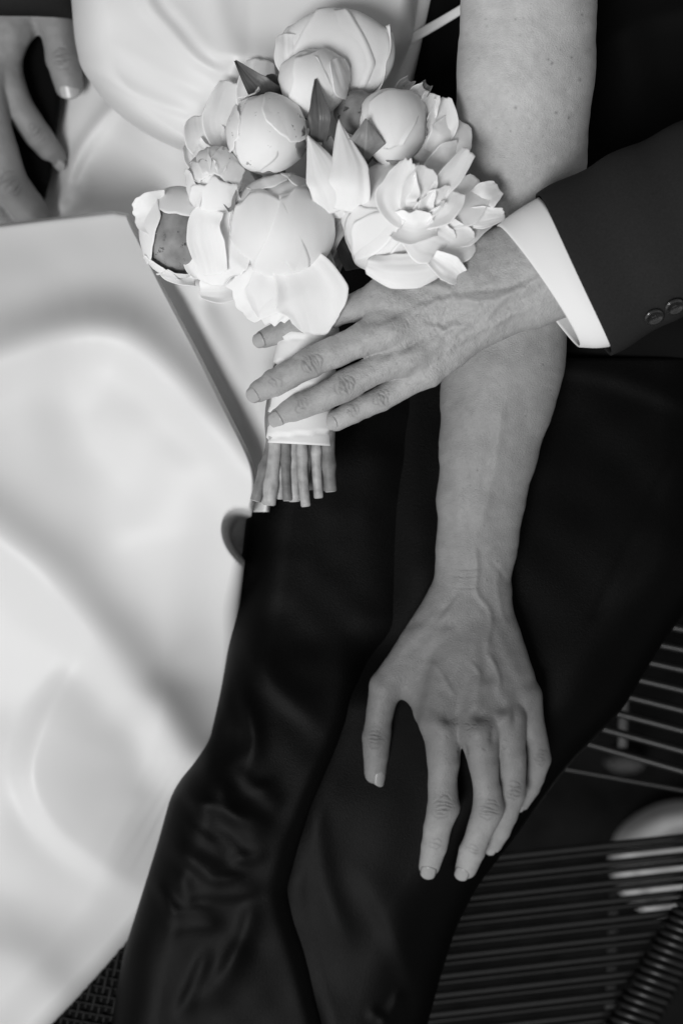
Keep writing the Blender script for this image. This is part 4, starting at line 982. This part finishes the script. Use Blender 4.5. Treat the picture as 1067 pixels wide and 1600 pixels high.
    free_petal([(538, 330, 11.4), (546, 278, 12.6), (529, 189, 11.5)], [36, 32, 2], Pt, f, -.22, seed=42, ruffle=.05, roundness=0)
    on_ball(530, 280, 9.2, 42, [(.1, 1.4), (.05, .7), (0, .1)], [.7, .85, .6], Pt, f, 14, 2, seed=43, sq=(1, 1.15, 1.15))
    on_ball(530, 280, 9.2, 42, [(.1, 1.6), (.1, 1.05), (.05, .8)], [.5, .6, .4], M['sepal'], f, 15, 1, name='sepal', seed=44, sq=(1, 1.1, 1))
    free_petal([(520, 270, 10), (516, 240, 11), (512, 212, 10.6)], [16, 20, 8], M['sepal'], f, .1, name='sepal', seed=45)
    # ---- F1 big front globe
    cx, cy, zc, R = 441, 351, 9.6, 78
    f = ball(cx, cy, zc, R, Pt, 'peony', B, (1, 1, .95), 10, .015); tag(f, 'largest full globe peony at the front')
    q = dict(sq=(1, 1, .95))
    on_ball(cx, cy, zc, R, [(-.6, -1.5), (-.5, -.95), (-.3, -.6)], [.6, .6, .35], Pt, f, 1.5, 1.5, seed=46, **q)
    on_ball(cx, cy, zc, R, [(.5, -1.5), (.4, -.95), (.15, -.6)], [.6, .65, .4], Pt, f, 2.2, 1.5, seed=47, **q)
    on_ball(cx, cy, zc, R, [(-.2, -1.4), (-.25, -.85), (-.12, -.52)], [.45, .5, .32], Pt, f, 3.0, 1.5, seed=48, **q)
    on_ball(cx, cy, zc, R, [(-.95, 1.0), (-.62, .15), (-.42, -.55)], [.6, .66, .46], Pt, f, 3.4, 1.5, seed=49, **q)
    on_ball(cx, cy, zc, R, [(.9, 1.0), (.6, .15), (.42, -.6)], [.6, .66, .5], Pt, f, 4.6, 1.5, seed=50, **q)
    on_ball(cx, cy, zc, R, [(-.2, 1.5), (-.3, .45), (-.34, -.44)], [.8, .7, .34], Pt, f, 5.2, 1.8, seed=51, wav=.05, tip=5, **q)
    on_ball(cx, cy, zc, R, [(.15, 1.5), (.3, .45), (.32, -.48)], [.85, .66, .34], Pt, f, 6.6, 2.0, seed=511, wav=.05, tip=5, **q)
    on_ball(cx, cy, zc, R, [(-1.3, -.2), (-1.0, -.2), (-.8, -.3)], [.5, .48, .3], Pt, f, 5.5, 3, seed=52, **q)
    free_petal([(385, 352, 10.4), (345, 385, 10.2), (332, 418, 9.6), (332, 446, 8.8)], [34, 58, 54, 26], Pt, f, .4, seed=53, tilt=-.3)
    free_petal([(330, 326, 10.6), (322, 360, 10.5), (336, 430, 9.8)], [22, 30, 24], Pt, f, .3, seed=531, tilt=-.3)
    free_petal([(380, 442, 8.6), (345, 450, 8.6), (313, 452, 7.9)], [22, 24, 14], Pt, f, .4, seed=54)
    free_petal([(446, 405, 10.0), (412, 446, 10.1), (372, 478, 9.3)], [34, 52, 34], Pt, f, .35, seed=55, wav=.1)
    free_petal([(440, 410, 10.2), (430, 462, 10.2), (422, 506, 9.6)], [40, 48, 22], Pt, f, .3, seed=56, wav=.1)
    free_petal([(456, 405, 10.6), (486, 458, 11.0), (498, 524, 9.8)], [36, 62, 38], Pt, f, .3, seed=57, roundness=.5)
    free_petal([(505, 395, 9.4), (512, 415, 9.4), (514, 432, 8.8)], [10, 12, 6], M['sepal_l'], f, .3, name='sepal', seed=58)
    # ---- F9 open peony on the right
    cx, cy, zc, R = 622, 348, 9.4, 76
    f = ball(cx, cy, zc, R, Pt, 'peony', B, (1, 1, .9), 11, .02); tag(f, 'largest open ruffled peony on the right with a blotched outer petal')
    q = dict(sq=(1, 1, .92))
    on_ball(cx, cy, zc, R, [(-.7, -1.2), (-.55, -.5), (-.1, -.3)], [.6, .7, .5], Pt, f, 3, 4, seed=60, **q)
    on_ball(cx, cy, zc, R, [(-1.3, .75), (-.85, .42), (-.5, .22)], [.5, .55, .42], M['sepal_l'], f, 4.5, 2, name='sepal', seed=61, wav=.12, **q)
    on_ball(cx, cy, zc, R, [(-.3, 1.4), (-.25, .6), (.0, -.05)], [.6, .8, .6], Pt, f, 7, 4, seed=62, **q)
    on_ball(cx, cy, zc, R, [(.5, 1.3), (.45, .65), (.55, .05)], [.5, .62, .45], Pt, f, 10, 7, seed=63, **q)
    on_ball(cx, cy, zc, R, [(-.85, .2), (-.4, -.15), (.15, -.95)], [.4, .5, .2], Pt, f, 12, 8, seed=64, wav=.1, **q)
    on_ball(cx, cy, zc, R, [(.2, 1.4), (.1, .55), (.15, -.12)], [.7, .85, .62], Pt, f, 13, 4, seed=601, wav=.08, **q)
    on_ball(cx, cy, zc, R, [(1.0, .9), (.62, .4), (.42, .0)], [.5, .6, .42], Pt, f, 15, 5, seed=602, wav=.1, **q)
    on_ball(cx, cy, zc, R, [(-.9, .9), (-.4, .35), (-.1, -.05)], [.5, .66, .5], Pt, f, 11, 4, seed=603, wav=.08, **q)
    z = 12.6
    free_petal([(640, 340, z), (622, 312, 13.2), (638, 248, 13.0)], [26, 34, 12], Pt, f, .5, seed=65, wav=.12)
    free_petal([(650, 330, z), (655, 300, 13.3), (668, 262, 13.0)], [22, 28, 16], Pt, f, .6, seed=66, wav=.12)
    free_petal([(662, 330, z), (690, 290, 13.0), (732, 234, 12.2)], [14, 17, 12], Pt, f, .5, seed=67, wav=.12, tilt=.3)
    free_petal([(660, 340, z), (692, 322, 13.2), (712, 296, 12.8)], [18, 30, 16], Pt, f, .7, seed=68, wav=.12)
    free_petal([(665, 350, 12), (718, 318, 12.0), (752, 288, 11.0)], [20, 38, 26], Pt, f, .5, seed=69, tilt=.2)
    free_petal([(660, 360, 11.6), (712, 352, 11.8), (762, 330, 10.4)], [24, 38, 22], Pt, f, .4, seed=70, tilt=.2)
    free_petal([(640, 350, 12.4), (670, 372, 12.8), (706, 388, 12.0)], [28, 42, 26], Pt, f, .3, seed=71, wav=.1)
    free_petal([(655, 375, 12.0), (706, 378, 12.2), (742, 372, 11.6)], [20, 40, 18], Pt, f, .5, seed=72, wav=.12)
    free_petal([(620, 350, 12.6), (650, 356, 13.2), (682, 350, 13.0)], [20, 26, 18], Pt, f, .7, seed=73, wav=.14)
    free_petal([(670, 345, 12.4), (686, 338, 12.9), (700, 328, 12.6)], [10, 16, 10], Pt, f, .8, seed=74, wav=.16)
    free_petal([(664, 336, 12.6), (672, 322, 13.1), (686, 308, 12.9)], [10, 15, 9], Pt, f, .8, seed=75, wav=.16)
    free_petal([(715, 338, 11.4), (752, 340, 11.6), (788, 334, 11.0)], [14, 18, 9], Pt, f, .25, seed=76)
    free_petal([(738, 318, 11.2), (760, 304, 11.4), (778, 292, 10.8)], [18, 22, 12], Pt, f, .25, seed=77)
    free_petal([(572, 412, 12.0), (612, 422, 12.9), (660, 420, 12.9), (696, 408, 12.4)], [15, 28, 28, 18], Pt, f, -.3, seed=78, ruffle=.08)
    free_petal([(676, 402, 12.8), (700, 418, 12.9), (720, 434, 12.3)], [12, 22, 14], Pt, f, .35, seed=79)
    # ---- F10 open bloom behind it
    f = ball(680, 225, 8.4, 44, Pt, 'peony', B, (1, 1.1, .8), 12); tag(f, 'open peony at the far right edge, partly hidden')
    free_petal([(672, 230, 9.4), (690, 195, 9.8), (692, 152, 9.0)], [18, 24, 14], Pt, f, .4, seed=80)
    free_petal([(660, 200, 9.0), (668, 172, 9.4), (676, 146, 9.0)], [12, 16, 12], Pt, f, .5, seed=81)
    free_petal([(680, 245, 10.0), (702, 218, 10.2), (716, 188, 9.2)], [22, 36, 22], Pt, f, .4, seed=82)
    free_petal([(672, 270, 10.6), (700, 250, 10.8), (722, 232, 10.0)], [16, 26, 16], Pt, f, .5, seed=83)
    free_petal([(640, 165, 8.4), (655, 148, 8.8), (668, 132, 8.4)], [9, 12, 7], M['leaf_pale'], f, .5, seed=84, name='sepal', attr='leaf')
    free_petal([(628, 155, 8.2), (630, 138, 8.6), (640, 126, 8.2)], [10, 12, 7], M['sepal_l'], f, .5, seed=85, name='sepal')
    free_petal([(650, 165, 8.8), (650, 148, 9.2), (662, 138, 8.8)], [9, 12, 8], Pt, f, .5, seed=86)
    # ---- leaves
    Lf = M['leaf']
    free_petal([(440, 160, 8.6), (405, 136, 9.4), (368, 95, 9.2)], [17, 20, 1], Lf, B, .14, name='leaf', seed=90, roundness=0, attr='leaf', fold=.03, ruffle=.06)
    free_petal([(432, 145, 8.0), (424, 130, 8.4), (412, 122, 8.2)], [14, 16, 8], Lf, B, .14, name='leaf', seed=91, attr='leaf')
    free_petal([(498, 222, 10.6), (499, 180, 11.7), (493, 124, 11.4)], [11, 18, 1], Lf, B, .14, name='leaf', seed=92, roundness=0, attr='leaf', fold=.03, ruffle=.05)
    free_petal([(568, 250, 10.6), (572, 218, 12.0), (574, 187, 12.2)], [8, 30, 3], M['leaf_pale'], B, -.14, name='leaf', seed=93, roundness=0, attr='leaf', fold=-.03, ruffle=.05)
    free_petal([(512, 400, 9.2), (524, 356, 9.9), (560, 318, 10.2), (570, 280, 9.8)], [6, 18, 17, 5], M['leaf_pale'], B, .14, name='leaf', seed=94, roundness=0, attr='leaf', fold=.03)
    free_petal([(362, 330, 10.6), (358, 306, 11.2), (366, 280, 11.0)], [4, 12, 6], M['leaf_pale'], B, .14, name='leaf', seed=95, attr='leaf')
    free_petal([(352, 360, 9.2), (346, 345, 9.6), (352, 330, 9.4)], [6, 14, 8], Lf, B, .14, name='leaf', seed=96, attr='leaf')
    free_petal([(560, 420, 7.6), (555, 380, 8.0), (548, 330, 8.0)], [20, 34, 20], Lf, B, .14, name='leaf', seed=97, attr='leaf')
    free_petal([(470, 200, 8.6), (474, 190, 9.0), (478, 184, 9.0)], [4, 8, 2], Lf, B, .14, name='leaf', seed=98, attr='leaf')
    # slender green stalks running from the blooms into the ribbon
    for cx, cy, z in ((524, 88, 6.0), (352, 205, 5.2), (490, 128, 7.0), (418, 208, 7.6), (612, 196, 7.4), (339, 282, 7.6), (274, 358, 6.2), (530, 278, 7.4), (441, 351, 7.0), (622, 348, 7.0), (680, 225, 6.6)):
        tube('stalk', spline([V(cx, cy, z), V(cx * .5 + 240, cy * .5 + 200, 6.8), V(480, 500, 7.4)], 14), 6.5, M['stem'], B, n=8)
    return B
M['sepal_l'] = mat('sepal_pale', 0.45, 0.5, 0.3, var=0.12, vscale=120, bump=0.15, bscale=400, spots=(230, 0.62, 0.45))
M['leaf_pale'].node_tree.nodes  # shared by the pale undersides
build_setting()
build_chair()
build_people()
build_bouquet()
